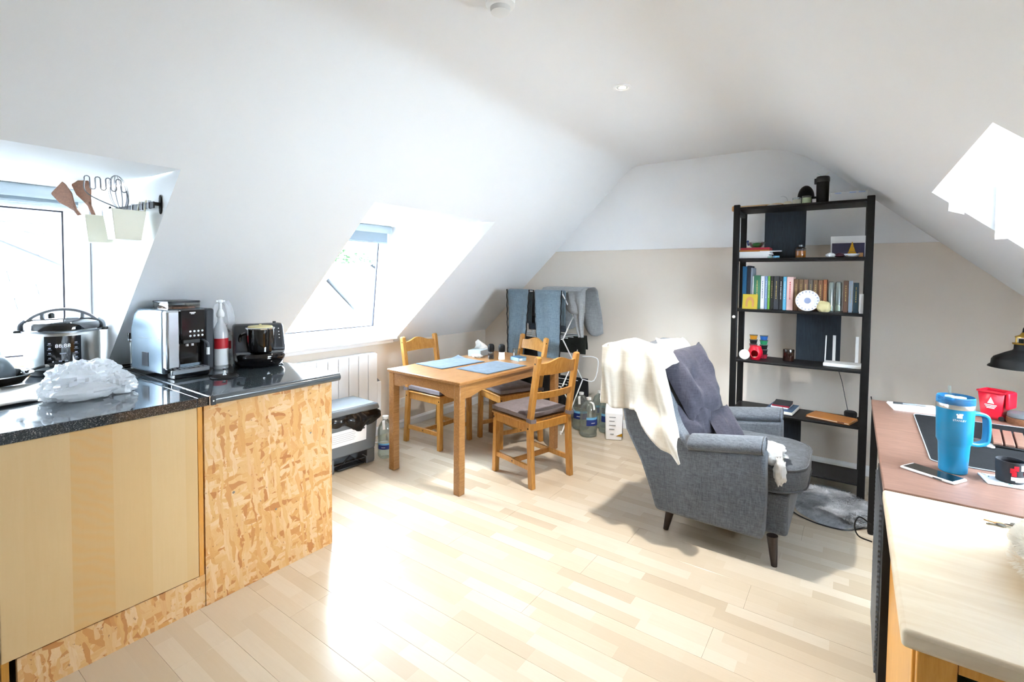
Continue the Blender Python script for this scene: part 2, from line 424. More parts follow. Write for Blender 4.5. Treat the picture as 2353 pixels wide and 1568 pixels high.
fl = struct(B().box(XW - .1, XR + .1, Y0, YB + .1, -.12, -.012).obj('floor', 'grey_plastic', smooth=0))
bw, bl = .0647 * 3, 1.285
k0 = math.floor((Y0 + 10) / bw); k1 = math.ceil((YB + 10) / bw)
cache = {}
for k in range(k0, k1):
    ya, yb = max(-10 + k * bw, Y0), min(-10 + (k + 1) * bw, YB)
    if yb - ya < .01: continue
    off = (k * .47) % 1 * bl; x = XW - off
    while x < XR:
        xa, xb = max(x, XW), min(x + bl, XR); x += bl
        if xb - xa < .01: continue
        key = (round(xb - xa, 3), round(yb - ya, 3))
        if key not in cache:
            L, W = key; g = .0003; e = .0007
            b = B(); b.v = [Vector(p) for p in ((g, g, -.011), (L - g, g, -.011), (L - g, W - g, -.011), (g, W - g, -.011), (g, g, -e * .6), (L - g, g, -e * .6), (L - g, W - g, -e * .6), (g, W - g, -e * .6), (g + e, g + e, 0), (L - g - e, g + e, 0), (L - g - e, W - g - e, 0), (g + e, W - g - e, 0))]
            b.f = [(3, 2, 1, 0), (8, 9, 10, 11)] + [(i, (i + 1) % 4, (i + 1) % 4 + 4, i + 4) for i in range(4)] + [(i + 4, (i + 1) % 4 + 4, (i + 1) % 4 + 8, i + 8) for i in range(4)]
            cache[key] = b.mesh('floor_board', 0); cache[key].materials.append(MATS['maple_laminate'])
        o = bpy.data.objects.new('floor_board', cache[key]); COL.objects.link(o); o.parent = fl
        o.location = (xa, ya, random.uniform(-.0003, 0))

struct(B().box(XW - .12, XW, Y0, YB, 0, ZK).obj('wall_left', 'paint_beige', smooth=0))
wb = struct(slab(B(), [(XW - .1, YB, 0), (XR + .1, YB, 0), (XR + .1, YB, ZKR), (XCR, YB, ZC + .05), (XCL, YB, ZC + .05), (XW - .1, YB, ZK)], (0, 1, 0), .12).obj('wall_back', 'paint_beige', smooth=0))
zt = 1.678
slab(B(), [(xl(zt), YB, zt), (xr(zt), YB, zt), (XCR, YB, ZC + .02), (XCL, YB, ZC + .02)], (0, -1, 0), .014).obj('upper_panel', 'plaster_white', wb, smooth=0, bevel=.003)
struct(B().box(XR, XR + .12, Y0, YB, 0, ZKR).obj('wall_right', 'paint_beige', smooth=0))
# ceiling with the plaster coves running into both slopes
def fillet(p, a, b, t, n):
    p, a, b = Vector(p), Vector(a), Vector(b); A = p + (a - p).normalized() * t; D = p + (b - p).normalized() * t
    return [A.lerp(p, i / n).lerp(p.lerp(D, i / n), i / n) for i in range(n + 1)]
pL, pR = (XCL, ZC), (XCR, ZC)
prof = [Vector((xl(ZT), ZT))] + fillet(pL, (xl(ZT), ZT), pR, .09, 8) + fillet(pR, pL, (xr(1.83), 1.83), .26, 12) + [Vector((xr(1.83), 1.83))]
b = B()
ny = 28
for j in range(ny + 1):
    y = Y0 + (YB - Y0) * j / ny
    for p in prof:
        wob = .006 * mnoise.noise(Vector((p.x * 1.3, y * .9, 3)))
        b.v.append(Vector((p.x, y, p.y + (wob if 1.9 < p.y else 0))))
m_ = len(prof)
for j in range(ny):
    for i in range(m_ - 1): a = j * m_ + i; b.f.append((a, a + 1, a + m_ + 1, a + m_))
struct(b.obj('ceiling', 'plaster_white', smooth=60, solid=0))
struct(B().box(XCL - .6, XCR + .9, Y0, YB, ZC + .12, ZC + .16).obj('roof_deck', 'plaster_white', smooth=0))['label'] = 'roof deck above the ceiling plaster'
# left slope between and beside the two dormers
D1A, D1B = -.35, .865
D2 = dict(lt=1.87, lb=1.81, rt=3.04, rb=2.95)
def SL(y, z): return (xl(z), y, z)
b = B()
slab(b, [SL(Y0, ZK), SL(D1A, ZK), SL(D1A, ZT), SL(Y0, ZT)], NL, .06)
slab(b, [SL(D1B, ZK), SL(D2['lb'], ZK), SL(D2['lt'], ZT), SL(D1B, ZT)], NL, .06)
slab(b, [SL(D2['rb'], ZK), SL(YB, ZK), SL(YB, ZT), SL(D2['rt'], ZT)], NL, .06)
struct(b.obj('wall_slope_left', 'plaster_white', smooth=0))
XG = -3.58
b = B()   # dormer linings
def SLo(y, z): return Vector(SL(y, z)) + NL.normalized() * .004
G = .0015
slab(b, [SLo(D1B + G, ZK), SLo(D1B + G, ZT), (XG - .1, D1B + G, ZT), (XG - .1, D1B + G, ZK)], (0, 1, 0), .05)
slab(b, [SLo(D1A - G, ZK), SLo(D1A - G, ZT), (XG - .1, D1A - G, ZT), (XG - .1, D1A - G, ZK)], (0, -1, 0), .05)
slab(b, [SL(D1A, ZT), SL(D1B, ZT), (XG - .1, D1B, ZT + .02), (XG - .1, D1A, ZT + .02)], (0, 0, 1), .05)
struct(b.obj('wall_dormer_kitchen', 'plaster_white', smooth=0))
b = B()
slab(b, [SLo(D2['rb'] + G, ZK), SLo(D2['rt'] + G, ZT), (XG - .1, 3.03, ZT + .02), (XG - .1, 3.0, ZK)], (0, 1, 0), .05)
slab(b, [SLo(D2['lb'] - G, ZK), SLo(D2['lt'] - G, ZT), (XG - .1, 1.84, ZT + .02), (XG - .1, 1.82, ZK)], (0, -1, 0), .05)
slab(b, [SL(D2['lt'], ZT), SL(D2['rt'], ZT), (XG - .1, 3.03, ZT + .02), (XG - .1, 1.84, ZT + .02)], (0, 0, 1), .05)
struct(b.obj('wall_dormer_dining', 'plaster_white', smooth=0))
struct(B().box(XG - .1, XW, D1A, D1B, ZK - .1, .855).obj('wall_dormer_kitchen_base', 'plaster_white', smooth=0))
struct(B().box(XG - .1, XW - .001, 1.8, 3.0, ZK - .1, .835).obj('wall_dormer_dining_base', 'plaster_white', smooth=0))
# right slope with its dormer
R0, R1, ZR = 1.77, 2.99, 1.83
def SR(y, z): return (xr(z), y, z)
b = B()
slab(b, [SR(Y0, ZKR), SR(R0, ZKR), SR(R0, ZR), SR(Y0, ZR)], NR, .06)
slab(b, [SR(R1, ZKR), SR(YB, ZKR), SR(YB, ZR), SR(R1, ZR)], NR, .06)
struct(b.obj('wall_slope_right', 'plaster_white', smooth=0))
b = B()
def SRo(y, z): return Vector(SR(y, z)) + NR.normalized() * .004
slab(b, [SRo(R1 + G, ZKR), SRo(R1 + G, ZR), (1.55, R1 + G, ZR + .06), (1.55, R1 + G, ZKR)], (0, 1, 0), .05)
slab(b, [SRo(R0 - G, ZKR), SRo(R0 - G, ZR), (1.55, R0 - G, ZR + .06), (1.55, R0 - G, ZKR)], (0, -1, 0), .05)
slab(b, [SR(R0, ZR), SR(R1, ZR), (1.55, R1, ZR + .06), (1.55, R0, ZR + .06)], (0, 0, 1), .05)
slab(b, [(XR, R0, ZKR), (XR, R1, ZKR), (1.55, R1, ZKR), (1.55, R0, ZKR)], (0, 0, -1), .05)
struct(b.obj('wall_dormer_desk', 'plaster_white', smooth=0))
# plain end wall behind the camera
struct(slab(B(), [(XW - .1, Y0, 0), (XR + .1, Y0, 0), (XR + .1, Y0, ZKR), (XCR, Y0, ZC + .05), (XCL, Y0, ZC + .05), (XW - .1, Y0, ZK)], (0, -1, 0), .12).obj('wall_front', 'plaster_white', smooth=0))
# skirting boards
sk = [(0, 0), (.016, 0), (.016, .055), (.008, .075), (0, .075)]
b = B().prism([(XW + p[0], p[1]) for p in sk], 1, 1.55, YB); struct(b.obj('baseboard_left', 'gloss_white', smooth=0))
b = B().prism([(YB - p[0], p[1]) for p in sk], 0, XW, XR); struct(b.obj('baseboard_back', 'gloss_white', smooth=0))

# ------------------------------------------------------------ windows
def window(name, x, y0, y1, z0, z1, out, tilt, fw=.055, sw=.065):
    root = bpy.data.objects.new(name, None); COL.objects.link(root); root.location = (x, y0, z0); struct(root)
    W, H = y1 - y0, z1 - z0
    def rect(b, a0, a1, c0, c1, w, d0, d1):
        b.box(d0, d1, a0, a1, c0, c0 + w); b.box(d0, d1, a0, a1, c1 - w, c1)
        b.box(d0, d1, a0, a0 + w, c0 + w, c1 - w); b.box(d0, d1, a1 - w, a1, c0 + w, c1 - w); return b
    rect(B(), 0, W, 0, H, fw, -.035, .035).obj('window_frame', 'upvc', root, smooth=0, bevel=.004)
    g = .004; a0, a1, c0, c1 = fw - .012, W - fw + .012, fw - .012, H - fw + .012
    m = Matrix.Translation((0, 0, c1)) @ Matrix.Rotation(tilt, 4, 'Y') @ Matrix.Translation((0, 0, -c1))
    sash = rect(B(), a0 + g, a1 - g, c0 + g, c1 - g, sw, .0, .05).xf(m).obj('sash', 'upvc', root, smooth=0, bevel=.006)
    p = sw + g
    rect(B(), a0 + p, a1 - p, c0 + p, c1 - p, .007, .012, .032).xf(m).obj('gasket', 'gasket', sash, smooth=0)
    B().box(.02, .024, a0 + p, a1 - p, c0 + p, c1 - p).xf(m).obj('pane', 'window_glass', sash, smooth=0)
    rect(B(), a0 - .002, a1 + .002, c0 - .002, c1 + .002, .006, -.02, .012).obj('seal', 'gasket', root, smooth=0)
    h = B().box(.05, .062, W / 2 - .012, W / 2 + .012, c0 + .02, c0 + .055).bar((.068, W / 2, c0 + .04), (.068, W / 2 + .1, c0 + .04), .018, .012).xf(m)
    h.obj('window_handle', 'white_plastic', sash, bevel=.003)
    return root
window('window_1', XG, -.33, .862, .86, 1.86, -1, 0)
w2 = window('window_2', XG, 1.83, 3.018, .835, 1.868, -1, math.radians(6))
B().tube([(-.06, 1.08, .12), (-.02, 1.135, .09)], .004, 6).obj('friction_stay', 'steel', w2)
w3 = window('window_3', 1.52, R0 + .01, R1 - .01, ZKR + .005, 1.86, 1, 0)
for ch in w3.children: pass
nose = [(XG + .03, .84), (XW + .05, .84), (XW + .064, .847), (XW + .066, .858), (XW + .06, .868), (XG + .03, .872)]
struct(B().prism(nose, 1, 1.835, 2.945).obj('trim_1', 'gloss_white', smooth=40))
struct(B().box(XW - .001, XW + .03, 1.85, 2.93, .812, .842).obj('trim_2', 'gloss_white', smooth=0, bevel=.004))
def blind(y0, y1, z, drop, label):
    t = thing('roller_blind', label, 'blind', (XG + .06, y0, z))
    L = y1 - y0
    b = B(); b.prism([(-.02, -.03), (.03, -.036), (.042, -.02), (.042, .015), (.03, .03), (-.02, .03)], 1, 0, L); b.obj('blind_case', 'blind_case', t, smooth=50)
    B().box(.012, .015, .03, L - .035, -.03 - drop, -.02).obj('blind_fabric', 'blind_grey', t, smooth=0)
    B().box(.008, .019, .03, L - .035, -.045 - drop, -.03 - drop).obj('bottom_bar', 'blind_case', t, bevel=.003)
    B().tube(bend((.03, L - .012, -.02), (.03, L - .014, -.62), 0, 4), .0018, 6).obj('pull_cord', 'white_plastic', t)
blind(-.3, .84, 1.835, .02, 'grey roller blind rolled up above the kitchen window')
blind(1.86, 2.99, 1.835, .085, 'grey roller blind partly lowered over the dining window')

# ------------------------------------------------------------ outside
mat('roof_tile', '#474644', .8, var=.15, vs=6); mat('slate', '#46494d', .75, var=.12, vs=5); mat('terracotta', '#78564e', .8, var=.2, vs=12)
mat('render_white', '#a9a7a2', .9, var=.05); mat('leaves', '#39552c', .8, var=.4, vs=3, col2='#22361a'); mat('asphalt', '#5a5a57', .9); mat('dark_pane', '#262c34', .1)
struct(B().box(-120, -6.2, -60, 90, -6.3, -6).obj('ground', 'asphalt', smooth=0))
# neighbouring roof seen through the kitchen window: pantiles above, slates below, terracotta verge between
rp = math.radians(40)
def rpt(y, s, lift=0): return Vector((-8.05 - s * math.cos(rp) + lift * math.sin(rp), y, 1.2 + s * math.sin(rp) + lift * math.cos(rp)))
nr = thing('neighbour_roof', 'pantiled roof of the neighbouring house seen through the kitchen window', 'roof', (0, 0, 0))
slab(B(), [rpt(-1.5, -.6, -.05), rpt(4.5, -.6, -.05), rpt(4.5, 2.4, -.05), rpt(-1.5, 2.4, -.05)], (-.64, 0, -.77), .1).obj('roof_deck', 'roof_tile', nr, smooth=0)
tb = B().grid(lambda u, v: ((.27 * v - .01) * -math.cos(rp) + (.02 * (1 - v) + .018 * math.sin(u * 2 * PI)) * math.sin(rp), .3 * u, (.27 * v - .01) * math.sin(rp) + (.02 * (1 - v) + .018 * math.sin(u * 2 * PI)) * math.cos(rp)), 6, 1)
tb.grid(lambda u, v: ((-.01) * -math.cos(rp) + (.02 - .03 * v + .018 * math.sin(u * 2 * PI)) * math.sin(rp), .3 * u, (-.01) * math.sin(rp) + (.02 - .03 * v + .018 * math.sin(u * 2 * PI)) * math.cos(rp)), 6, 1)
tm = tb.mesh('roof_tile', 30); tm.materials.append(MATS['roof_tile'])
def vline(y): return .55 - (y - 1.5) * .95     # slope distance of the verge at y
for i in range(13):
    for j in range(11):
        y, s = -.4 + j * .3, -.5 + i * .235
        if s + .25 < vline(y + .15): continue
        o = bpy.data.objects.new('roof_tile', tm); COL.objects.link(o); o.parent = nr; o.location = rpt(y, s)
ns = thing('slate_roof', 'slated lower roof beneath the terracotta verge outside the kitchen window', 'roof', (0, 0, 0))
slab(B(), [rpt(-1.5, -1.6, .16), rpt(4.5, -1.6, .16), rpt(4.5, vline(4.5), .16), rpt(-1.5, vline(-1.5), .16)], (-.64, 0, -.77), .06).obj('roof_deck', 'slate', ns, smooth=0)
sb = B().box(0, .018, .004, .416, 0, .29).xf(Matrix.Rotation(-(PI / 2 - rp) - .05, 4, 'Y')); sm = sb.mesh('slate', 0); sm.materials.append(MATS['slate'])
for i in range(12):
    for j in range(9):
        y, s = -.9 + j * .42 + (i % 2) * .21, -1.5 + i * .235
        if s + .32 > vline(y + .42) or s + .32 > vline(y): continue
        o = bpy.data.objects.new('slate', sm); COL.objects.link(o); o.parent = ns; o.location = rpt(y, s, .165)
for j in range(11):
    y = -.6 + j * .36
    p0, p1 = rpt(y, vline(y), .24), rpt(y + .37, vline(y + .37), .24)
    B().bar(p0, p1, .2, .09, (.64, 0, .77)).obj('verge_tile', 'terracotta', ns, smooth=0, bevel=.03)
# houses and trees beyond the dining window
def house(x, y, w, d, z0, ze, za, label, wins, roofm='slate'):
    t = thing('house', label, 'house', (x, y, z0))
    B().box(-d, 0, -w / 2, w / 2, 0, ze - z0).prism([(-w / 2, ze - z0), (w / 2, ze - z0), (0, za - z0)], 0, -d, 0).obj('wall', 'render_white', t, smooth=0)
    for s in (-1, 1):
        slab(B(), [(.25, s * (w / 2 + .25), ze - z0 - .12), (-d - .2, s * (w / 2 + .25), ze - z0 - .12), (-d - .2, 0, za - z0 + .16), (.25, 0, za - z0 + .16)], (0, s * .5, .8), .09).obj('roof_slope', roofm, t, smooth=0)
    for (wy, wz, ww, wh) in wins:
        f = B().box(-.02, .04, wy - ww / 2, wy + ww / 2, wz - z0, wz - z0 + wh).obj('house_window', 'render_white', t, smooth=0)
        for q in (0, 1):
            B().box(.03, .05, wy - ww / 2 + .06, wy + ww / 2 - .06, wz - z0 + .06 + q * wh / 2, wz - z0 + wh / 2 - .04 + q * wh / 2).obj('pane', 'dark_pane', f, smooth=0)
house(-25, 16.6, 3.6, 9, -6, -.6, 1.1, 'white gabled house with small sash windows beyond the dining window', [(-1.0, -1.55, .5, 1.0), (-.2, -1.6, .75, 1.1), (1.1, -1.7, .4, 1.0)])
house(-31, 24.5, 9, 14, -6, -.4, 2.2, 'long white house with a wide pale roof behind the small gable', [(-2, -1.8, .8, 1.1), (0, -1.8, .8, 1.1)])
def tree(x, y, z, r, label, seed):
    rr = random.Random(seed); t = thing('garden_tree', label, 'tree', (x, y, -6), group=None)
    B().tube([(0, 0, 0), (0, 0, z + 6)], [.25, .12], 8).obj('trunk', 'terracotta', t)
    b = B()
    for i in range(420):
        d = Vector((rr.gauss(0, 1), rr.gauss(0, 1), rr.gauss(0, 1))).normalized() * r * rr.uniform(.55, 1) ** .6
        p = d + Vector((0, 0, z + 6)); s = r * .13
        q = Matrix.Rotation(rr.uniform(0, 6), 4, Vector((rr.gauss(0, 1), rr.gauss(0, 1), rr.gauss(0, 1))).normalized())
        b.poly([p + q @ Vector(v) * s for v in ((-1, 0, 0), (0, -.6, .1), (1, 0, 0), (0, .6, .1))])
    o = b.obj('foliage', 'leaves', t, smooth=0); o['kind'] = 'stuff'
tree(-46, 30.5, 2.2, 2.8, 'bushy green tree above the roofs beside the gabled house', 1)
tree(-50, 38, 2.0, 2.4, 'smaller round tree rising behind the long pale roof', 2)
tree(-58, 41, 1.6, 2.4, 'far tree between the two nearer garden trees', 3)

# ------------------------------------------------------------ kitchen units
XF = -2.213
cab = thing('kitchen_cabinet', 'maple veneered base cabinet with a plain handleless door', 'cabinet', (0, 0, 0))
B().box(XF - .58, XF - .022, .295, .885, .14, .855).obj('carcass', 'white_plastic', cab, smooth=0)
B().box(XF - .02, XF + .004, .293, .868, .145, .858).obj('door', 'maple_veneer', cab, smooth=0, bevel=.0025)
B().box(XF - .02, XF + .002, .870, .888, .142, .858).obj('side_edge', 'orange_wood', cab, smooth=0, bevel=.001)
B().box(XF - .55, XF - .03, .297, .315, 0, .14).obj('side_panel', 'orange_wood', cab, smooth=0)
B().box(XF - .03, XF - .003, .33, .893, 0, .139).obj('plinth', 'strand_board', cab, smooth=0)
isl = thing('breakfast_unit', 'counter end unit clad with a raw strand board panel', 'cabinet', (0, 0, 0))
B().box(XF - .018, XF, .895, 1.50, 0, .859).obj('front_panel', 'strand_board', isl, smooth=0)
B().box(-3.30, XF - .019, 1.482, 1.499, 0, .859).obj('end_panel', 'strand_board', isl, smooth=0)
B().box(-3.30, XF - .06, .9, 1.48, .05, .10).obj('base_board', 'lightwood', isl, smooth=0)
for px, pz, r in [(1.01, .45, .006), (1.2, .3, .005), (1.38, .62, .005)]:
    B().lathe([(r, 0), (r * .5, .002), (0, .001)], 10).xf(Matrix.Translation((XF, px, pz)) @ Matrix.Rotation(PI / 2, 4, 'Y')).obj('screw', 'key_silver', isl)
wl = B().box(-3.49, -2.195, -.33, .864, .861, .90).box(-3.30, -2.195, .864, .905, .861, .90).obj('worktop', 'dark_granite', None, smooth=0, bevel=.003)
tag(wl, 'speckled dark stone-look worktop holding the pressure cooker and pans', 'worktop')
mat('edge_grey', '#4a5156', .3, var=.3, vs=160, coat=.3)
e = .02
pr_ = [(-3.31, .861), (-2.205, .861)] + [(-2.205 + e * math.sin(t), .8805 - e * math.cos(t)) for t in [PI * i / 8 for i in range(9)]] + [(-3.31, .90)]
wr = thing('worktop', 'dark glossy worktop with rounded front edge under the coffee machine', 'worktop', (0, 0, 0))
B().prism(pr_, 1, .912, 1.535).obj('slab', 'dark_granite', wr, smooth=60)
B().prism([(-2.204, .8625)] + [(-2.2045 + (e + .0006) * math.sin(t), .8805 - (e + .0006) * math.cos(t)) for t in [PI * (i + .5) / 8 for i in range(8)]] + [(-2.204, .8985)], 1, .925, 1.5352).obj('front_edge', 'edge_grey', wr, smooth=60)
B().box(-3.3, -2.188, .9055, .9115, .861, .9025).obj('joint_strip', 'silver', wr, smooth=0)
B().box(-2.1865, -2.1835, .912, .93, .862, .899).obj('end_cap', 'black_plastic', wr, smooth=0)
B().lathe([(.0035, 0), (.002, .001), (0, .001)], 8).xf(Matrix.Translation((-2.1835, .921, .88)) @ Matrix.Rotation(PI / 2, 4, 'Y')).obj('rivet', 'white_plastic', wr)
cd = catmull([(-3.27, 1.45, .905), (-3.285, 1.2, .905), (-3.27, .95, .907), (-3.32, .83, .906), (-3.4, .8, .905)]); tag(B().tube(cd, .005, 6).obj('power_cable', 'black_plastic'), 'black power cable lying along the back of the worktop', 'cable')

# ------------------------------------------------------------ pressure cooker
KP = .94
pc = thing('pressure_cooker', 'stainless steel electric pressure cooker with black lid and control panel', 'cooker', (-3.315, .69, .90), math.radians(-14))
B().lathe([(.10, 0), (.125, .005), (.142, .03), (.142, .035)], 40).obj('base', 'black_plastic', pc)
B().lathe([(.141, .035), (.145, .05), (.146, .20), (.142, .212)], 48).obj('body', 'steel', pc)
B().lathe([(.142, .212), (.152, .216), (.153, .224), (.147, .228), (.147, .25), (.142, .262), (.12, .275), (.06, .284), (0, .286)], 48).obj('lid', 'black_gloss', pc)
B().lathe([(.1535, .2165), (.1535, .2225), (.15, .2245)], 48, closed=True).obj('lid_rim', 'mid_grey_metal', pc)
for s in (-1, 1):
    B().box(-.028, .028, s * .155 - .023, s * .155 + .023, .213, .227).obj('side_handle', 'black_plastic', pc, bevel=.006)
    B().tube(catmull([(0, s * .157, .222), (0, s * .154, .25), (0, s * .135, .272)]), .012, 10).obj('lid_lug', 'mid_grey_metal', pc)
hp = catmull([(0, -.13, .268), (0, -.10, .295), (0, -.05, .318), (0, 0, .325), (0, .05, .318), (0, .10, .295), (0, .13, .268)])
b = B()
for i in range(len(hp) - 1): b.bar(hp[i], hp[i + 1] + (hp[i + 1] - hp[i]) * .05, .042, .012, (0, 0, 1))
b.obj('lid_handle', 'mid_grey_metal', pc)
for s in (-1, 1): B().box(-.018, .018, s * .075 - .008, s * .075 + .008, .275, .31).obj('handle_post', 'mid_grey_metal', pc, bevel=.004)
B().lathe([(.014, .28), (.014, .3), (.008, .306), (0, .306)], 12, -.03, -.045).obj('steam_valve', 'black_plastic', pc)
def cyl_patch(r, a0, a1, z0, z1, n=16): return B().grid(lambda u, v: (r * math.cos(a0 + (a1 - a0) * u), r * math.sin(a0 + (a1 - a0) * u), z0 + (z1 - z0) * v), n, 1)
cyl_patch(.1475, -.44, .50, .055, .20).obj('control_panel', 'black_gloss', pc)
cyl_patch(.148, -.32, -.06, .0, .0)
def on_body(a, z, r=.1485): return frame_mtx((r * math.cos(a), r * math.sin(a), z), (-math.sin(a), math.cos(a), 0), (0, 0, 1))
lettering('88:88', .026, 'white_plastic', pc, on_body(.03, .152), name='display_digits')
icons = B()
for a in (-.30, .36):
    for k in range(4):
        mm = on_body(a, .165 - k * .024)
        icons.box(-.005, .005, -.002, .004, 0, .0006).xf(mm, len(icons.v) - 8); icons.box(-.009, .009, -.007, -.0055, 0, .0006).xf(mm, len(icons.v) - 8)
for a in (-.04, .11):
    icons.box(-.006, .006, -.004, .004, 0, .0006).xf(on_body(a, .078), len(icons.v) - 8)
icons.box(-.012, .012, -.003, .003, 0, .0006).xf(on_body(.03, .115), len(icons.v) - 8)
icons.obj('button_icons', 'ink_grey', pc, smooth=0)
cyl_patch(.1475, -.06, .18, .037, .05).obj('badge', 'silver', pc)

# ------------------------------------------------------------ coffee machine
cm = thing('coffee_machine', 'silver and black bean-to-cup coffee machine with clear bean hopper', 'coffee machine', (-2.865, 1.020, .901), math.radians(7))
hx, hy = .175, .113
mat('machine_side', '#8796a3', .25, metal=.5, var=.06); mat('machine_dark', '#3a3d42', .3, metal=.3, var=.05); mat('machine_black', '#101418', .12, var=.05, coat=.4)
B().prism([(-hx, .02), (hx - .045, .02), (hx - .045, .335), (-hx + .07, .335), (-hx + .035, .315), (-hx, .23)], 1, -hy, hy).obj('housing', 'machine_side', cm, bevel=.012, seg=3)
B().box(hx - .05, hx - .006, -hy, -hy + .062, .045, .333).obj('front_column', 'silver', cm, bevel=.01)
B().box(hx - .05, hx - .004, hy - .05, hy, .02, .335).obj('side_column', 'machine_dark', cm, bevel=.012)
fp = B().box(hx - .04, hx, -hy + .062, hy - .05, .185, .333).obj('front_panel', 'machine_black', cm, bevel=.004)
B().box(hx - .06, hx - .042, -hy + .062, hy - .05, .06, .19).obj('recess', 'black_gloss', cm, smooth=0)
B().box(hx - .05, hx + .022, -hy + .02, hy - .045, .0, .045).obj('drip_tray', 'machine_black', cm, bevel=.006)
B().box(hx + .012, hx + .026, -hy + .005, hy - .045, .022, .045).obj('tray_edge', 'mid_grey_metal', cm, bevel=.004)
b = B()
for k in range(7): b.box(hx - .035, hx + .01, -hy + .03 + k * .022, -hy + .044 + k * .022, .0452, .047)
b.obj('tray_grille', 'mid_grey_metal', cm, smooth=0)
B().box(hx - .03, hx + .004, -.045, .035, .165, .186).obj('spout', 'black_plastic', cm, bevel=.004)
for s in (-.02, .005): B().tube([(hx - .012, s, .168), (hx - .01, s, .152)], .006, 8).obj('nozzle', 'white_plastic', cm)
b = B()
for r_ in range(2):
    for k in range(4): b.lathe([(.0055, 0), (.005, .0015), (0, .0016)], 10).xf(frame_mtx((hx + .0005, -.01 + k * .019, .225 - r_ * .022), (0, 1, 0), (0, 0, 1)), len(b.v) - 30)
b.obj('buttons', 'paper', fp, smooth=0)
B().box(hx, hx + .001, -.012, .016, .316, .322).box(hx, hx + .001, -.006, .010, .311, .3145).obj('logo', 'paper', cm, smooth=0)
B().tube(catmull([(hx - .03, hy - .055, .18), (hx - .005, hy - .045, .165), (hx + .002, hy - .04, .15), (hx + .002, hy - .04, .1)]), .006, 8).obj('steam_wand', 'mid_grey_metal', cm)
B().tube([(hx + .002, hy - .04, .137), (hx + .002, hy - .04, .1)], .008, 8).obj('wand_sleeve', 'white_plastic', cm)
rr = [(-.068, -.075), (.072, -.075), (.084, -.062), (.084, .062), (.072, .075), (-.068, .075), (-.08, .062), (-.08, -.062)]
B().prism([(x + .035, y) for x, y in rr], 2, .335, .365).obj('bean_hopper', 'clear_glass', cm, smooth=0)
B().prism([(x * 1.02 + .035, y * 1.02) for x, y in rr], 2, .365, .375).obj('hopper_lid', 'machine_dark', cm, bevel=.003)
B().prism([(x * .8 + .035, y * .8) for x, y in rr], 2, .336, .346).obj('coffee_beans', 'spatula_wood', cm, smooth=0)
B().box(-.06, -.0, -hy - .002, -hy, .05, .12).obj('side_grip', 'machine_dark', cm, bevel=.0008)
B().box(-.09, .10, -hy - .0015, -hy, .19, .192).obj('panel_seam', 'machine_dark', cm, smooth=0)
B().tube([(-hx - .012, -hy + .01, .205), (-hx - .012, -hy + .01, .16)], .016, 12).obj('tank_knob', 'black_gloss', cm)
B().tube([(-hx - .012, -hy + .01, .175), (-hx - .012, -hy + .01, .167)], .0175, 12).obj('knob_ring', 'silver', cm)
B().tube([(-hx - .01, -hy + .01, .16), (-hx - .008, -hy + .01, .02)], .007, 10).obj('water_pipe', 'clear_plastic', cm)

# ------------------------------------------------------------ second machine with jug
sm_ = thing('milk_frother', 'black countertop machine with a lidded black jug on a glossy base', 'kitchen machine', (-2.765, 1.407, .90), math.radians(-22))
b = B().lathe([(.0, 0), (.08, 0), (.102, .012), (.117, .045), (.119, .068), (.113, .078), (0, .08)], 28, .045, 0, 1, 1.1)
b.obj('base', 'black_gloss', sm_, smooth=50)
prf = [(-.13, .0), (.02, .0), (.09, .085), (.10, .095), (.012, .222), (-.015, .232), (-.13, .225)]
B().prism(prf, 1, -.125, .125).obj('housing', 'machine_dark', sm_, bevel=.014, seg=3)
B().prism([(.005, .075), (.108, .075), (.108, .088), (.02, .088)], 1, -.118, .118).obj('front_trim', 'mid_grey_metal', sm_, bevel=.004)
b = B().lathe([(0, .08), (.056, .08), (.066, .09), (.07, .13), (.07, .212), (.073, .216)], 32, .082, 0); b.obj('jug', 'black_gloss', sm_)
B().lathe([(.0735, .212), (.0745, .218), (.068, .221)], 32, .082, 0, closed=True).obj('jug_rim', 'chrome', sm_)
B().lathe([(.064, .219), (.06, .228), (.03, .231), (0, .231)], 32, .082, 0).obj('jug_lid', 'stone_cream', sm_)
B().lathe([(.007, .231), (.007, .238), (0, .239)], 10, .082, 0).obj('lid_knob', 'stone_cream', sm_)
B().tube(catmull([(.07, -.066, .19), (.062, -.095, .175), (.062, -.095, .125), (.07, -.066, .105)]), .008, 8).obj('jug_handle', 'black_gloss', sm_)
B().lathe([(.009, .226), (.009, .24), (0, .241)], 10, -.05, .085).obj('top_knob', 'black_plastic', sm_)
b = B()
for k in range(4): b.box(-.003, .003, -.003, .003, 0, .001).xf(frame_mtx((.062 - k * .012, .098, .155 + k * .0165), (0, 1, 0), (-.6, 0, .8)), len(b.v) - 8)
b.obj('indicator_lights', 'paper', sm_, smooth=0)
# syrup bottle with pump
sy = thing('syrup_bottle', 'clear syrup bottle with white pump and red label beside the coffee machine', 'bottle', (-2.815, 1.226, .90))
B().lathe([(.0, 0), (.034, 0), (.036, .006), (.036, .19), (.030, .22), (.015, .255), (.014, .285)], 20).obj('bottle_body', 'bag_film', sy)
B().lathe([(.0365, .02), (.0365, .12)], 20, closed=True).obj('paper_label', 'paper', sy)
B().lathe([(.0367, .11), (.0367, .165)], 20, closed=True).obj('red_label', 'label_red', sy)
B().lathe([(.017, .28), (.019, .285), (.019, .30), (.012, .318), (.008, .322), (.008, .355), (.013, .36), (.013, .372), (0, .374)], 16).obj('pump', 'white_plastic', sy)
B().bar((-.002, -.02, .366), (.004, .022, .366), .008, .008).obj('pump_spout', 'white_plastic', sy)
st = thing('tamper_stand', 'low black round stand with a short stem in front of the coffee machine', 'stand', (-2.545, 1.125, .90))
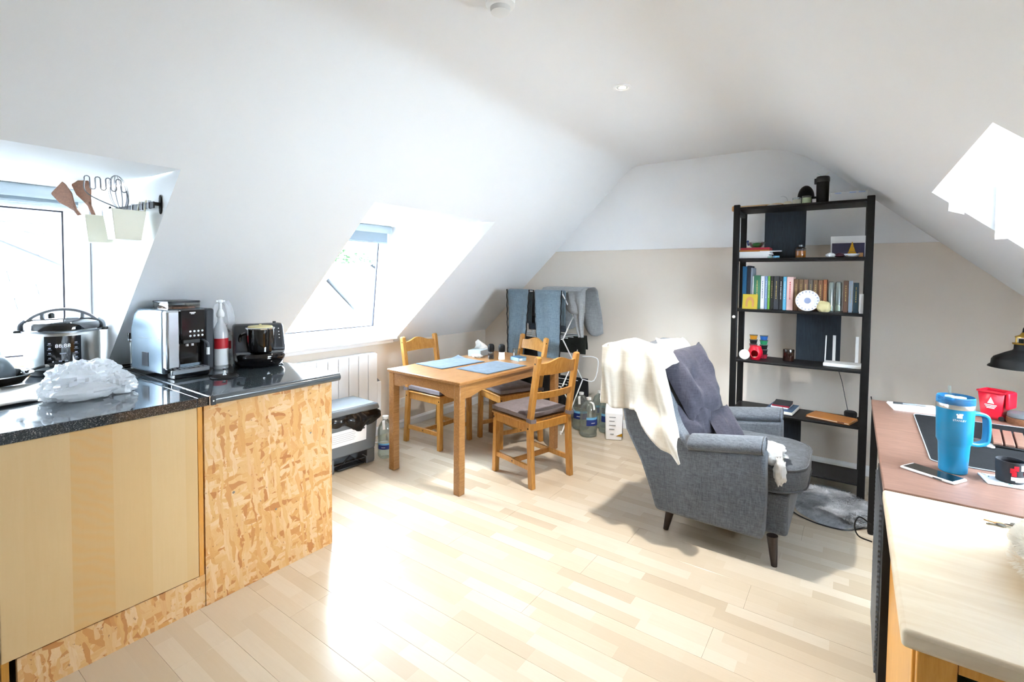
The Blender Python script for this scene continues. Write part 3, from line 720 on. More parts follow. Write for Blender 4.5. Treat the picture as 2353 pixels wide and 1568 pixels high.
B().lathe([(0, 0), (.058, 0), (.062, .004), (.06, .009), (.02, .013), (0, .013)], 28).obj('disc', 'black_satin', st)
B().lathe([(.011, .012), (.006, .02), (.006, .038), (.012, .046), (0, .05)], 12).obj('stem', 'chrome', st)

# plastic bags: noisy creased film
def crumple(d, sc, amp, seed):
    q = d * sc + Vector((seed, seed * 1.7, 0)); return 1 + amp * (abs(mnoise.noise(q)) * 1.6 - .4) + amp * .5 * mnoise.noise(q * 2.7)
def soft(d, s): return 1 + .26 * mnoise.noise(d * 1.5 + Vector((s, 0, 0))) + .30 * (.35 - abs(mnoise.noise(d * 2.9 + Vector((0, s, 0))))) + .20 * (.3 - abs(mnoise.noise(d * 6.5 + Vector((s, s, 0)))))
b = B().ball(0, -.01, .055, .085, .125, .085, 64, 42, lambda d: soft(d, 3.1))
b.ball(.02, .085, .04, .07, .075, .055, 48, 30, lambda d: soft(d, 9.4)); b.ball(-.01, -.03, .085, .05, .07, .06, 28, 20, lambda d: soft(d, 5.2)); b.ball(.055, -.02, .03, .06, .10, .035, 30, 18, lambda d: soft(d, 7.7))
for i, p in enumerate(b.v): b.v[i] = Vector((p.x, p.y, max(p.z, .002 + .002 * mnoise.noise(p * 40))))
o = b.obj('plastic_bag', 'bag_film', None, smooth=28, loc=(-2.60, .612, .90), rz=.1); tag(o, 'crumpled white translucent plastic bag lying on the stone worktop', 'bag')
cb = thing('carrier_bag', 'white translucent carrier bag standing upright behind the syrup bottle', 'bag', (-2.95, 1.298, .90), math.radians(-25))
b = B().ball(0, 0, .11, .045, .062, .115, 28, 20, lambda d: crumple(d, 2.2, .3, 1.1)); b.v = [Vector((p.x, p.y, max(p.z, .002))) for p in b.v]; b.obj('bag_body', 'bag_film', cb, smooth=25)
b = B().grid(lambda u, v: (.01 * math.sin(u * 9), -.05 + .045 * math.cos(PI * u) + .05 + (v - .5) * .035 * (1 if u < .5 else 1), .19 + .17 * math.sin(PI * u) + .01 * math.sin(v * 7)), 16, 3); b.obj('bag_handle', 'bag_film', cb, smooth=60)
B().grid(lambda u, v: (.052 - .02 * (u - .5) ** 2, -.03 + .07 * u, .09 + .045 * v), 4, 3).obj('red_print', 'label_red', cb)

# tea towel, pans, board and bowl by the window
b = B().grid(lambda u, v: (-3.03 + .42 * v + .02 * math.sin(u * 5), .10 + .50 * u - .07 * v + .03 * v * v, .907 + .006 * math.sin(u * 14 + v * 5) + .006 * mnoise.noise(Vector((u * 7, v * 7, 1))) + .008 * (1 - abs(v - .5) * 2)), 34, 22)
tag(b.obj('tea_towel', 'linen_towel', None, smooth=80, solid=.006), 'beige linen tea towel spread flat in front of the pans', 'towel')
fp_ = thing('frying_pan', 'black shallow frying pan with steel rim lying next to the tea towel', 'pan', (-3.085, .40, .916), math.radians(6))
B().lathe([(0, .001), (.10, .001), (.128, .038), (.135, .043), (.137, .040), (.127, .032), (.10, .006), (0, .006)], 36).obj('pan_body', 'black_satin', fp_)
B().lathe([(.1345, .0425), (.1385, .0445), (.1385, .040)], 36, closed=True).obj('steel_rim', 'steel', fp_)
B().tube(catmull([(-.02, .12, .035), (-.03, .19, .05), (-.02, .30, .042), (0, .42, .03)]), [.007] * 7 + [.012] * 6 + [.011] * 6, 8).obj('handle', 'black_plastic', fp_)
B().tube([(-.03, .19, .05), (-.027, .21, .0495)], .0095, 8).obj('ferrule', 'steel', fp_)
wk = thing('saute_pan', 'grey domed pan turned upside down on the frying pan', 'pan', (-3.16, .33, .962), rot=(math.radians(-16), math.radians(-6), 0))
B().lathe([(.16, 0), (.165, .004), (.155, .04), (.125, .085), (.08, .105), (0, .108)], 36).obj('pan_body', 'pan_grey', wk)
b = B().box(-.028, .028, .128, .172, .012, .05); b.obj('handle_bracket', 'black_plastic', wk, bevel=.01)
for s in (-.012, .012): B().ball(s, .175, .03, .0055).obj('rivet', 'chrome', wk)
tag(B().box(-3.53, -3.44, .42, .60, .90, .925).obj('chopping_board', 'board_tan', None, bevel=.006), 'small orange wooden board on the sill behind the pressure cooker', 'board')
bo = thing('bowl', 'little white bowl between the pans and the pressure cooker', 'bowl', (-3.36, .505, .90)); B().lathe([(0, 0), (.02, 0), (.035, .018), (.042, .036), (.040, .036), (.032, .018), (.018, .004), (0, .004)], 24).obj('bowl_body', 'china', bo)

# ------------------------------------------------------------ hanging rail on the dormer cheek
rl = thing('utensil_rail', 'black wall rail fixed to the dormer cheek above the cooker', 'rail', (0, 0, 0))
B().bar((-3.22, .835, 1.725), (-2.53, .835, 1.715), .006, .028).obj('rail_bar', 'black_satin', rl, bevel=.001)
for x in (-3.2, -2.535):
    B().tube([(x, .8655, 1.72), (x, .835, 1.72)], .008, 10).obj('rail_bracket', 'black_satin', rl)
    b = B().ball(x, .861, 1.748, .012, .005, .014, 10, 8).ball(x, .861, 1.69, .012, .005, .014, 10, 8).bar((x, .861, 1.75), (x, .861, 1.69), .022, .006, (0, 1, 0)); b.obj('bracket_plate', 'black_satin', rl)
for x in (-2.58, -2.66, -2.78, -2.95): B().box(x - .004, x + .004, .829, .84, 1.70, 1.737).obj('rail_ring', 'silver', rl, smooth=0)
def cup(x, label):
    t = thing('utensil_cup', label, 'container', (x, .768, 1.56))
    w0, w1, h = .047, .062, .13
    P = lambda w, z: [(-w, -w, z), (w, -w, z), (w, w, z), (-w, w, z)]
    b = B(); b.v = [Vector(p) for p in P(w0, 0) + P(w1, h) + P(w1 - .004, h) + P(w0 - .004, .006)]
    b.f = [(3, 2, 1, 0), (12, 13, 14, 15)] + [(i, (i + 1) % 4, 4 + (i + 1) % 4, 4 + i) for i in range(4)] + [(4 + i, 4 + (i + 1) % 4, 8 + (i + 1) % 4, 8 + i) for i in range(4)] + [(8 + i, 8 + (i + 1) % 4, 12 + (i + 1) % 4, 12 + i) for i in range(4)]
    b.obj('cup_body', 'cup_cream', t, bevel=.003)
    B().tube(catmull([(-.04, .06, .12), (-.04, .066, .165), (-.035, .07, .182)]), .004, 6).obj('hook', 'cup_cream', t); B().tube(catmull([(.04, .06, .12), (.04, .066, .165), (.035, .07, .182)]), .004, 6).obj('hook', 'cup_cream', t)
    return t
cup(-3.04, 'cream square hanging cup holding two wooden spatulas')
cup(-2.665, 'cream square hanging cup holding the whisk and masher')
def spat(p0, d, label, w=.043):
    p0, d = Vector(p0), Vector(d).normalized(); t = thing('wooden_spatula', label, 'spatula', p0)
    n = Vector((.55, -.83, 0)); a = d.cross(n).normalized(); n = a.cross(d).normalized()
    b = B().bar((0, 0, 0), d * .2, .016, .010, n); b.obj('handle', 'spatula_wood', t, bevel=.003)
    pts = []
    for s_, ww in ((.18, .009), (.21, .020), (.25, w * .92), (.30, w), (.318, w * .9)): pts.append((s_, ww))
    out = [d * s_ + a * ww for s_, ww in pts] + [d * (s_ - (.012 if i == 0 else 0)) - a * ww for i, (s_, ww) in enumerate(reversed(pts))]
    b = B(); slab(b, [q - n * .003 for q in out], n, .006); b.obj('blade', 'spatula_wood', t, bevel=.002)
spat((-3.03, .775, 1.572), (-.42, -.40, .80), 'dark wooden spatula leaning furthest out of the hanging cup')
spat((-3.025, .79, 1.572), (-.22, -.20, .80), 'dark wooden spatula standing nearer the masher in its cup')
wh = thing('whisk', 'steel balloon whisk standing in the hanging cup', 'whisk', (-2.66, .765, 1.57))
B().tube([(0, 0, 0), (-.008, -.008, .125)], .006, 8).obj('handle', 'steel', wh)
for k in range(5):
    a = PI * k / 5; ax_ = Vector((math.cos(a), math.sin(a), 0)); up = Vector((-.10, -.08, 1)).normalized()
    pts = [Vector((-.008, -.008, .125)) + up * (.15 * math.sin(PI * t / 2 if t <= 1 else PI * (2 - t) / 2)) * 1.0 + ax_ * .036 * math.sin(PI * min(t, 2 - t)) ** .7 * (1 if t < 1 else -1) if False else Vector((-.008, -.008, .125)) + up * (.075 - .075 * math.cos(2 * PI * t)) + ax_ * (.034 * math.sin(2 * PI * t)) for t in [i / 24 for i in range(25)]]
    B().tube(pts, .0009, 5, caps=False).obj('wire_loop', 'mid_grey_metal', wh)
ms = thing('potato_masher', 'zigzag wire potato masher sticking up from the hanging cup', 'masher', (-2.655, .775, 1.57))
B().tube([(0, 0, 0), (0, 0, .115)], .006, 8).obj('handle', 'steel', ms)
zz = []
top = Vector((-.005, -.072, .226)); ux = Vector((.12, .99, 0)); uz = Vector((-.1, 0, 1)).normalized()
for i in range(8):
    x0 = -.07 + i * .0175; s = 1 if i % 2 == 0 else -1
    for q in range(5):
        a = PI * q / 4; zz.append(top + ux * (x0 + .0175 / 2 * (1 - math.cos(a))) + uz * s * (.02 + .008 * math.sin(a)))
B().tube(zz, .0024, 6).obj('zigzag_wire', 'mid_grey_metal', ms)
B().tube(catmull([zz[0], top + ux * -.06 - uz * .05, (0, 0, .115)]), .0026, 6).obj('side_wire', 'mid_grey_metal', ms); B().tube(catmull([zz[-1], top + ux * .075 - uz * .06, (.012, -.004, .13), (0, 0, .115)]), .0026, 6).obj('side_wire', 'mid_grey_metal', ms)

# ------------------------------------------------------------ radiator, socket, bin, bottle
rd = thing('radiator', 'white electric panel radiator with vertical grooves under the dining window', 'radiator', (XW, 0, 0))
B().box(.015, .075, 1.93, 2.705, .20, .755).obj('body', 'gloss_white', rd, bevel=.008)
for i in range(8):
    B().box(.0745, .093, 1.94 + i * .0955, 1.94 + (i + 1) * .0955 - .006, .206, .75).obj('fin_panel', 'gloss_white', rd, bevel=.003)
B().box(.012, .08, 2.706, 2.755, .24, .50).obj('control_box', 'gloss_white', rd, bevel=.008)
B().prism([(.02, .50), (.07, .50), (.02, .53)], 1, 2.715, 2.745).obj('vent', 'ink_grey', rd, smooth=0)
for y in (2.05, 2.6): B().box(.0, .016, y - .02, y + .02, .3, .6).obj('wall_bracket', 'gloss_white', rd, smooth=0)
tag(B().tube(catmull([(XW + .03, 2.74, .24), (XW + .012, 2.76, .16), (XW + .03, 2.62, .10), (XW + .04, 2.50, .02), (XW + .13, 2.62, .004), (XW + .2, 2.72, .004)]), .0035, 6).obj('radiator_cable', 'white_plastic'), 'thin white power cable hanging below the radiator to the floor', 'cable')
so = thing('wall_socket', 'white double wall socket low on the beige wall', 'socket', (XW, 3.07, .235))
holes = [(s_ + dx - w_ / 2, s_ + dx + w_ / 2, z_ - h_ / 2, z_ + h_ / 2) for s_ in (-.036, .036) for dx, z_, w_, h_ in ((0, .004, .006, .012), (-.011, -.018, .010, .006), (.011, -.018, .010, .006))]
ys_ = sorted({-.073, .073} | {q for h in holes for q in h[:2]}); zs_ = sorted({-.043, .043} | {q for h in holes for q in h[2:]})
b = B()
for y0_, y1_ in zip(ys_, ys_[1:]):
    for z0_, z1_ in zip(zs_, zs_[1:]):
        ym, zm = (y0_ + y1_) / 2, (z0_ + z1_) / 2
        if not any(h[0] < ym < h[1] and h[2] < zm < h[3] for h in holes): b.box(0, .01, y0_, y1_, z0_, z1_)
b.obj('face_plate', 'white_plastic', so, smooth=0)
for s in (-.036, .036):
    B().box(.0095, .0135, s - .006, s + .006, .016, .032).obj('switch', 'white_plastic', so, bevel=.001)

bn = thing('pedal_bin', 'grey pedal bin with black liner and white label beside the strand board counter', 'bin', (-3.115, 2.18, 0), math.radians(-4))
P = lambda x, y, z: [(-x, -y, z), (x, -y, z), (x, y, z), (-x, y, z)]
def frust(x0, y0, z0, x1, y1, z1):
    b = B(); b.v = [Vector(p) for p in P(x0, y0, z0) + P(x1, y1, z1)]
    b.f = [(3, 2, 1, 0), (4, 5, 6, 7)] + [(i, (i + 1) % 4, 4 + (i + 1) % 4, 4 + i) for i in range(4)]; return b
frust(.1495, .2057, .105, .165, .225, .40).obj('bin_body', 'grey_plastic', bn, bevel=.012, seg=3)
B().box(-.146, .03, -.20, .20, .015, .106).obj('rear_base', 'grey_plastic', bn, bevel=.006)
for s in (-1, 1): B().box(.03, .148, s * .168 - .033, s * .168 + .033, .015, .106).obj('side_base', 'grey_plastic', bn, bevel=.004)
for s in (-1, 1): B().box(.08, .147, s * .165 - .035, s * .165 + .035, 0, .06).obj('foot', 'grey_plastic', bn, bevel=.008)
frust(.172, .235, .405, .165, .225, .45).obj('lid', 'grey_plastic', bn, bevel=.012)
frust(.15, .205, .45, .145, .20, .456).obj('lid_inset', 'lid_grey', bn, bevel=.004)
def liner(u, v):
    a = 2 * PI * u; k = 1 / max(abs(math.cos(a)), abs(math.sin(a))) ** .75
    out = .01 + .028 * math.sin(PI * v) + .012 * mnoise.noise(Vector((math.cos(a) * 4, math.sin(a) * 4, v * 3))) + .01 * math.sin(a * 17 + v * 3) * v
    hang = .10 + .03 * math.sin(a * 3 + .5) + .015 * math.sin(a * 7)
    ext = .02 * max(0, math.sin(a)) * math.sin(PI * v)
    return ((.158 + out) * math.cos(a) * k ** 1 * 1.0, (.214 + out + ext) * math.sin(a) * k, .412 - hang * v)
mat('bin_liner', '#0d0e10', .18, var=.1)
B().grid(liner, 90, 8).obj('bin_liner', 'bin_liner', bn, smooth=50)
B().box(.1455, .1475, -.19, .12, .20, .31).xf(Matrix.Rotation(.0526, 4, 'Y')).obj('paper_label', 'paper', bn, smooth=0)
b = B().box(.1472, .1482, .06, .105, .287, .299)
for k in range(5): b.box(.1472, .1482, -.17, .02 + .01 * (k % 2), .285 - k * .014, .2862 - k * .014)
b.xf(Matrix.Rotation(.0526, 4, 'Y')).obj('label_print', 'ink', bn, smooth=0)
b = B().bar((.13, -.09, .02), (.13, .0, .095), .007, .007).bar((.13, .09, .02), (.13, .0, .095), .007, .007).bar((.132, -.134, .05), (.132, .134, .05), .007, .007); b.obj('pedal_linkage', 'black_plastic', bn, smooth=0)
B().box(.06, .15, -.11, .11, .012, .022).obj('pedal', 'black_plastic', bn, bevel=.003)

def water_bottle(loc, r, h, label, rz=0, group=None, big=False):
    t = thing('water_bottle', label, 'bottle', loc, rz, group)
    k = h / .36
    if big: pf = [(0, .004), (r * .8, 0), (r, .015), (r * .97, .05), (r, .06), (r, .10), (r * .98, .105), (r, .11), (r, .20), (r * .97, .205), (r, .21), (r * .98, .25), (r * .72, .31), (r * .4, .335), (r * .24, .345), (r * .24, .36)]
    else: pf = [(0, .006), (r * .7, 0), (r * .97, .02), (r, .04), (r * .95, .06), (r, .08), (r, .14), (r * .96, .15), (r, .16), (r, .235), (r * .88, .27), (r * .5, .31), (r * .33, .325), (r * .33, .345)]
    pf = [(a, z * k) for a, z in pf]
    B().lathe(pf, 24).obj('bottle_body', 'clear_plastic', t, smooth=50)
    capz = pf[-1][1]; B().lathe([(pf[-1][0] * 1.2, capz - .012), (pf[-1][0] * 1.25, capz + .008), (0, capz + .01)], 16).obj('cap', 'white_plastic', t)
    z0, z1 = (.115 * k, .195 * k) if big else (.085 * k, .135 * k)
    n = 14
    B().grid(lambda u, v: ((r + .001) * math.cos(-.9 + 1.9 * u), (r + .001) * math.sin(-.9 + 1.9 * u), z0 + (z1 - z0) * .72 * v), n, 1).obj('label_band', 'label_navy', t)
    B().grid(lambda u, v: ((r + .001) * math.cos(-.9 + 1.9 * u), (r + .001) * math.sin(-.9 + 1.9 * u), z0 + (z1 - z0) * (.72 + .28 * v)), n, 1).obj('label_top', 'label_sky', t)
    B().grid(lambda u, v: ((r + .0016) * math.cos(-.35 + .5 * u), (r + .0016) * math.sin(-.35 + .5 * u), z0 + (z1 - z0) * (.30 + .06 * v)), 4, 1).obj('label_mark', 'paper', t)
    hb = [(r * .42, -.01, pf[-1][1] * .93), (r * .9, -.005, pf[-1][1] * .90), (r * 1.02, 0, pf[-1][1] * .74)]
    b = B(); q = catmull(hb)
    for i in range(len(q) - 1): b.bar(q[i], q[i + 1], .02, .003, (1, 0, .6))
    b.obj('carry_strap', 'white_plastic', t)
    return t
water_bottle((-2.955, 2.475, 0), .058, .33, 'empty clear water bottle with white cap standing by the table leg', math.radians(-50))

# ------------------------------------------------------------ dining table
TR = math.radians(-3)
tb_ = thing('dining_table', 'rectangular stained pine dining table', 'table', (-2.359, 2.893, 0), TR)
B().box(-.37, .37, -.59, .59, .718, .74).obj('tabletop', 'table_wood', tb_, bevel=.005)
for sx in (-1, 1):
    for sy in (-1, 1):
        B().box(sx * .332 - .027, sx * .332 + .027, sy * .552 - .027, sy * .552 + .027, 0, .718).obj('leg', 'table_wood', tb_, bevel=.005)
def apron(L, h0=.062, h1=.092):
    n = 16; pts = [(-L, .718), (-L, .718 - h1)]
    for i in range(n + 1):
        t = i / n; x = -L + .05 + (2 * L - .1) * t
        e_ = min(t, 1 - t) * (2 * L - .1) / .12; s_ = min(1, e_); s_ = s_ * s_ * (3 - 2 * s_)
        pts.append((x, .718 - h1 + (h1 - h0) * s_))
    pts += [(L, .718 - h1), (L, .718)]
    return pts
for s in (-1, 1):
    B().prism(apron(.306), 1, s * .565 - .009, s * .565 + .009).obj('apron', 'table_wood', tb_, smooth=0)
    B().prism(apron(.526), 0, s * .345 - .009, s * .345 + .009).obj('apron', 'table_wood', tb_, smooth=0)

# ------------------------------------------------------------ chairs
def make_chair(label, loc, rz):
    t = thing('dining_chair', label, 'chair', loc, rz, 'chairs around the dining table')
    for s in (-1, 1):
        B().bar((s * .175, .185, 0), (s * .17, .18, .435), .04, .036, (0, 1, 0)).obj('leg', 'chair_wood', t, bevel=.004)
        b = B(); pl_ = [(-.235, 0), (-.195, 0), (-.168, .43), (-.245, .885), (-.262, .895), (-.282, .885), (-.207, .43)]
        b.prism(pl_, 0, s * .185 - .018, s * .185 + .018).obj('leg', 'chair_wood', t, bevel=.004)
        B().box(s * .178 - .010, s * .178 + .010, -.18, .172, .375, .43).obj('side_rail', 'chair_wood', t, bevel=.002)
        B().bar((s * .178, -.205, .13), (s * .174, .178, .13), .018, .034, (0, 0, 1)).obj('side_stretcher', 'chair_wood', t, bevel=.002)
        for (y_, z_) in ((.186, .402), (-.19, .402)):
            B().lathe([(.006, 0), (.005, .001), (0, .001)], 10).xf(Matrix.Translation((s * .2045 if y_ < 0 else s * .193, y_, z_)) @ Matrix.Rotation(s * PI / 2, 4, 'Y')).obj('bolt_head', 'black_metal', t)
        B().lathe([(.006, 0), (.005, .001), (0, .001)], 10).xf(Matrix.Translation((s * .2035, -.252, .845)) @ Matrix.Rotation(s * PI / 2, 4, 'Y')).obj('bolt_head', 'black_metal', t)
        B().lathe([(.005, 0), (.004, .001), (0, .001)], 10).xf(Matrix.Translation((s * .186, -.01, .13)) @ Matrix.Rotation(s * PI / 2, 4, 'Y')).obj('bolt_head', 'black_metal', t)
    B().box(-.165, .165, .168, .188, .375, .43).obj('front_rail', 'chair_wood', t, bevel=.002); B().box(-.17, .17, -.195, -.175, .375, .43).obj('back_rail', 'chair_wood', t, bevel=.002)
    B().bar((-.178, -.01, .13), (.178, -.01, .13), .018, .034, (0, 0, 1)).obj('cross_stretcher', 'chair_wood', t, bevel=.002)
    B().box(-.2, .2, -.175, .205, .43, .446).obj('seat', 'chair_wood', t, bevel=.006)
    # slats curve backwards in plan and the top one has an arched upper edge
    def slat(z0, z1, arch, name):
        n = 14; b = B()
        for i in range(n + 1):
            u = -1 + 2 * i / n; x = u * .168
            a = (1 + math.cos(PI * max(-1, min(1, u * 1.25)))) / 2 * arch
            for zz_, th in ((z0, 0), (z1 + a, 0), (z1 + a, 1), (z0, 1)):
                yb_ = -.187 - (zz_ - .43) * .173 - .022 * (1 - u * u)
                b.v.append(Vector((x, yb_ - .009 + .018 * th, zz_)))
        for i in range(n):
            for k in range(4): a = i * 4; b.f.append((a + k, a + (k + 1) % 4, a + 4 + (k + 1) % 4, a + 4 + k))
        b.f += [(3, 2, 1, 0), tuple(n * 4 + k for k in range(4))]
        b.obj(name, 'chair_wood', t, smooth=40)
    slat(.765, .845, .03, 'top_slat'); slat(.60, .645, 0, 'middle_slat')
    return t
A_ = make_chair('pine dining chair on the radiator side of the table', (-2.885, 3.005, 0), math.radians(-92))
B_ = dup(A_, (-2.43, 3.385, 0), math.radians(157.5), 'pine dining chair at the far end backing onto the clothes airer')
C_ = dup(A_, (-1.885, 2.905, 0), math.radians(76), 'pine dining chair angled out on the side facing the armchair')
def cushion(loc, rz, label):
    t = thing('seat_cushion', label, 'cushion', loc, rz, 'grey seat pads')
    def f(u, v, top):
        x, y = (u - .5) * .40, (v - .5) * .37 + .015
        e_ = min(u, 1 - u, v, 1 - v); th = .017 + .014 * min(1, e_ * 7) ** .5
        tf = sum(math.exp(-((x - a) ** 2 + (y - b_) ** 2) / .0008) for a in (-.09, .09) for b_ in (-.07, .09)) * .012
        return (x, y, .022 + (th - tf if top else -th * .72 + .0025) + .002 * mnoise.noise(Vector((x * 20, y * 20, 2))))
    n = 26; b = B(); b.grid(lambda u, v: f(u, v, 1), n, n); k = len(b.v); b.grid(lambda u, v: f(u, v, 0), n, n)
    edge = [(i, 0) for i in range(n)] + [(n, j) for j in range(n)] + [(i, n) for i in range(n, 0, -1)] + [(0, j) for j in range(n, 0, -1)]
    ids = [i * (n + 1) + j for i, j in edge]
    for q in range(len(ids)): a, c_ = ids[q], ids[(q + 1) % len(ids)]; b.f.append((a, c_, k + c_, k + a))
    b.obj('pad', 'cushion_grey', t, smooth=60)
    for s in (-1, 1):
        b = B()
        ring = [(s * .16, -.165, .012), (s * .205, -.175, .012), (s * .207, -.225, .010), (s * .165, -.228, .008), (s * .163, -.185, .010)]
        for i in range(4): b.bar(ring[i], ring[i + 1], .003, .026, (0, 0, 1))
        b.obj('strap', 'cushion_grey', t, smooth=0)
    for a in (-.09, .09):
        for b_ in (-.07, .09): B().ball(a, b_, .037, .008, .008, .003, 10, 6).obj('tuft', 'cushion_grey', t)
    return t
CA = cushion((-2.885, 3.005, .447), math.radians(-92), 'grey tufted seat pad on the chair by the radiator')
dup(CA, (-2.43, 3.385, .447), math.radians(157.5), 'grey tufted seat pad on the chair backing onto the airer')
dup(CA, (-1.885, 2.905, .447), math.radians(76), 'grey seat pad on the angled chair facing the armchair')

# ------------------------------------------------------------ on the table
def placemat(loc, rz, label, curl):
    b = B().grid(lambda u, v: ((u - .5) * .31, (v - .5) * .44, .0025 + (.018 * max(0, (v - .8) / .2) ** 2 * max(0, (.3 - u) / .3) if curl else 0)), 16, 20)
    tag(b.obj('placemat', 'placemat_blue', None, smooth=60, solid=.003, loc=loc, rz=rz), label, 'placemat', 'blue placemats')
placemat((-2.555, 2.78, .7405), math.radians(-6), 'blue felt placemat with a curled corner on the radiator side', True)
placemat((-2.185, 2.83, .7405), math.radians(-4), 'blue felt placemat lying flat in front of the angled chair', False)
tx = thing('tissue_box', 'pale grey tissue box with a tissue pulled up on the table', 'tissue box', (-2.63, 3.24, .74), math.radians(12))
B().box(-.06, .06, -.115, .115, 0, .052).obj('box', 'blind_case', tx, bevel=.003)
b = B().grid(lambda u, v: ((u - .5) * .10 * (1 - v * .6) + .01 * math.sin(v * 4), (u - .5) * .07 * (1 - v * .3) + .02 * math.sin(u * 7) * (1 - v) - .02 * v, .05 + .085 * v * (1 - .5 * abs(u - .4))), 12, 8); b.obj('tissue', 'white_cotton', tx, smooth=70)
b = B().ball(0, 0, .01, .05, .035, .014, 22, 14, lambda d: crumple(d, 2.6, .6, 2.2)); b.v = [Vector((p.x, p.y, max(p.z, .001))) for p in b.v]
tag(b.obj('used_tissue', 'white_cotton', None, smooth=30, loc=(-2.565, 3.115, .741)), 'crumpled white tissue lying beside the tissue box', 'tissue')
def mill(loc, m, label):
    t = thing('pepper_mill', label, 'mill', loc)
    B().lathe([(0, 0), (.027, 0), (.0275, .004), (.024, .055), (.022, .062)], 24).obj('glass_body', m, t)
    if m == 'clear_glass': B().lathe([(0, .003), (.021, .003), (.020, .035), (0, .036)], 16).obj('peppercorns', 'ink', t)
    B().lathe([(.022, .06), (.026, .064), (.028, .085), (.027, .105), (.023, .118), (.012, .124), (0, .124)], 24).obj('mill_top', 'black_satin', t)
mill((-2.425, 3.125, .74), 'clear_glass', 'pepper mill with dark peppercorns and a black top'); mill((-2.345, 3.165, .74), 'white_plastic', 'salt mill with white body and a black top')
gt = thing('tumbler_glass', 'small empty clear drinking glass behind the salt mill', 'glass', (-2.30, 3.31, .74)); B().lathe([(0, .006), (.024, .006), (.03, .075), (.0315, .075), (.0265, 0), (0, 0)], 24).obj('glass_body', 'clear_glass', gt)
cbx = thing('card_box', 'small light blue card box with dark blue lid near the far table end', 'box', (-2.215, 3.215, .74), math.radians(-18))
B().box(-.055, .055, -.04, .04, 0, .025).obj('box', 'pale_blue_box', cbx, bevel=.001); B().box(-.05, .055, -.035, .045, .0252, .030).obj('lid', 'deep_blue_box', cbx, bevel=.001); B().box(.0552, .0558, -.03, .0, .005, .02).obj('print', 'paper', cbx, smooth=0)

# ------------------------------------------------------------ clothes airer and laundry
ar = thing('clothes_airer', 'white concertina clothes airer hung with laundry by the back wall', 'clothes airer', (0, 0, 0))
XA, XB, YA, YF = -2.70, -2.125, 3.75, 4.17
zs = [1.285, .865, .44, .02]
for x in (XA, XB):
    for i in range(3):
        B().tube([(x, YA if i % 2 == 0 else YA + .03, zs[i]), (x, YF, zs[i + 1])], .006, 8).obj('scissor_leg', 'gloss_white', ar); B().tube([(x + .012, YF, zs[i]), (x + .012, YA + .02, zs[i + 1])], .006, 8).obj('scissor_leg', 'gloss_white', ar)
    for y in (YA + .02, YF): B().tube([(x, y, .03), (x, y, .001)], .011, 8).obj('foot', 'white_plastic', ar)
for i, z in enumerate(zs[:3]):
    for k in range(5 if i else 6):
        y = YA + (YF - YA) * k / (4 if i else 5); B().tube([(XA, y, z), (XB + .012, y, z)], .0035 if 0 < k < 4 else .005, 6).obj('rung', 'gloss_white', ar)
wing = [(XB + .012, YF - .02, .66), (XB + .10, YF + .02, .66), (XB + .155, YF + .03, .62), (XB + .13, YF, .44), (XB + .012, YF - .02, .44)]
B().tube(catmull(wing, 4), .005, 8).obj('side_wing', 'gloss_white', ar)
def cloth(name, path, x0, x1, m, label, cat='garment', amp=.012, seed=0, taper=0, nx=18, group='laundry on the airer', shear=0, hem=None, thick=.004):
    P_ = [Vector((0, y, z)) for y, z in path]; L = [0]
    for i in range(1, len(P_)): L.append(L[-1] + (P_[i] - P_[i - 1]).length)
    def at(s):
        s *= L[-1]
        for i in range(1, len(P_)):
            if s <= L[i] + 1e-9: return P_[i - 1].lerp(P_[i], (s - L[i - 1]) / (L[i] - L[i - 1]))
        return P_[-1]
    zmax = max(p.z for p in P_)
    def f(u, v):
        p = at(v); d = zmax - p.z; h = hem(u) if hem else 1
        x = x0 + (x1 - x0) * u + taper * d * (.5 - u) + shear * d
        q = Vector((x * 9, v * 3, seed))
        return (x + .006 * mnoise.noise(q * 1.3), p.y + amp * min(1, d * 6) * (math.sin(u * 11 + seed) * .5 + mnoise.noise(q)), zmax - d * h)
    b = B().grid(f, nx, 40)
    o = b.obj(name, m, None, smooth=80, solid=thick); tag(o, label, cat, group); return o
yt = YA - .006
def part_of(o, t):
    for k in ('label', 'category', 'group'):
        if k in o: del o[k]
    o.parent = t
bt = thing('blue_trousers', 'washed blue trousers with dark seams hung over the front of the airer', 'trousers', (0, 0, 0), 0, 'laundry on the airer')
gt_ = thing('grey_towel', 'fluffy grey towel draped over the top of the airer towards the wall', 'towel', (0, 0, 0), 0, 'laundry on the airer')
o1 = cloth('trouser_leg', [(YA + .07, .98), (YA + .06, 1.29), (YA + .03, 1.302), (yt - .012, 1.296), (yt - .02, .62)], -2.70, -2.455, 'denim_blue', 'washed blue garment leg hanging down the front of the airer nearer the window', 'garment', .014, 1, .10, shear=-.02)
o2 = cloth('trouser_leg', [(YA + .07, .98), (YA + .06, 1.29), (YA + .03, 1.302), (yt - .012, 1.296), (yt - .02, .60)], -2.40, -2.112, 'denim_blue', 'washed blue garment leg hanging down the front of the airer near the angled chair', 'garment', .014, 5, .12, shear=.04)
part_of(o1, bt); part_of(o2, bt)
for o, x0, x1, sh, tp in ((o1, -2.70, -2.455, -.02, .10), (o2, -2.40, -2.112, .04, .12)):
    for s in (0, 1):
        pts = []
        for i in range(26):
            z = 1.30 - i * .026; d = 1.302 - z
            pts.append((x0 + (x1 - x0) * s + tp * d * (.5 - s) + sh * d + (.004 if s else -.004), yt - .022 + .004 * math.sin(i * 1.9), z))
        B().tube(pts, .0055, 6).obj('dark_seam', 'black_cloth', o)
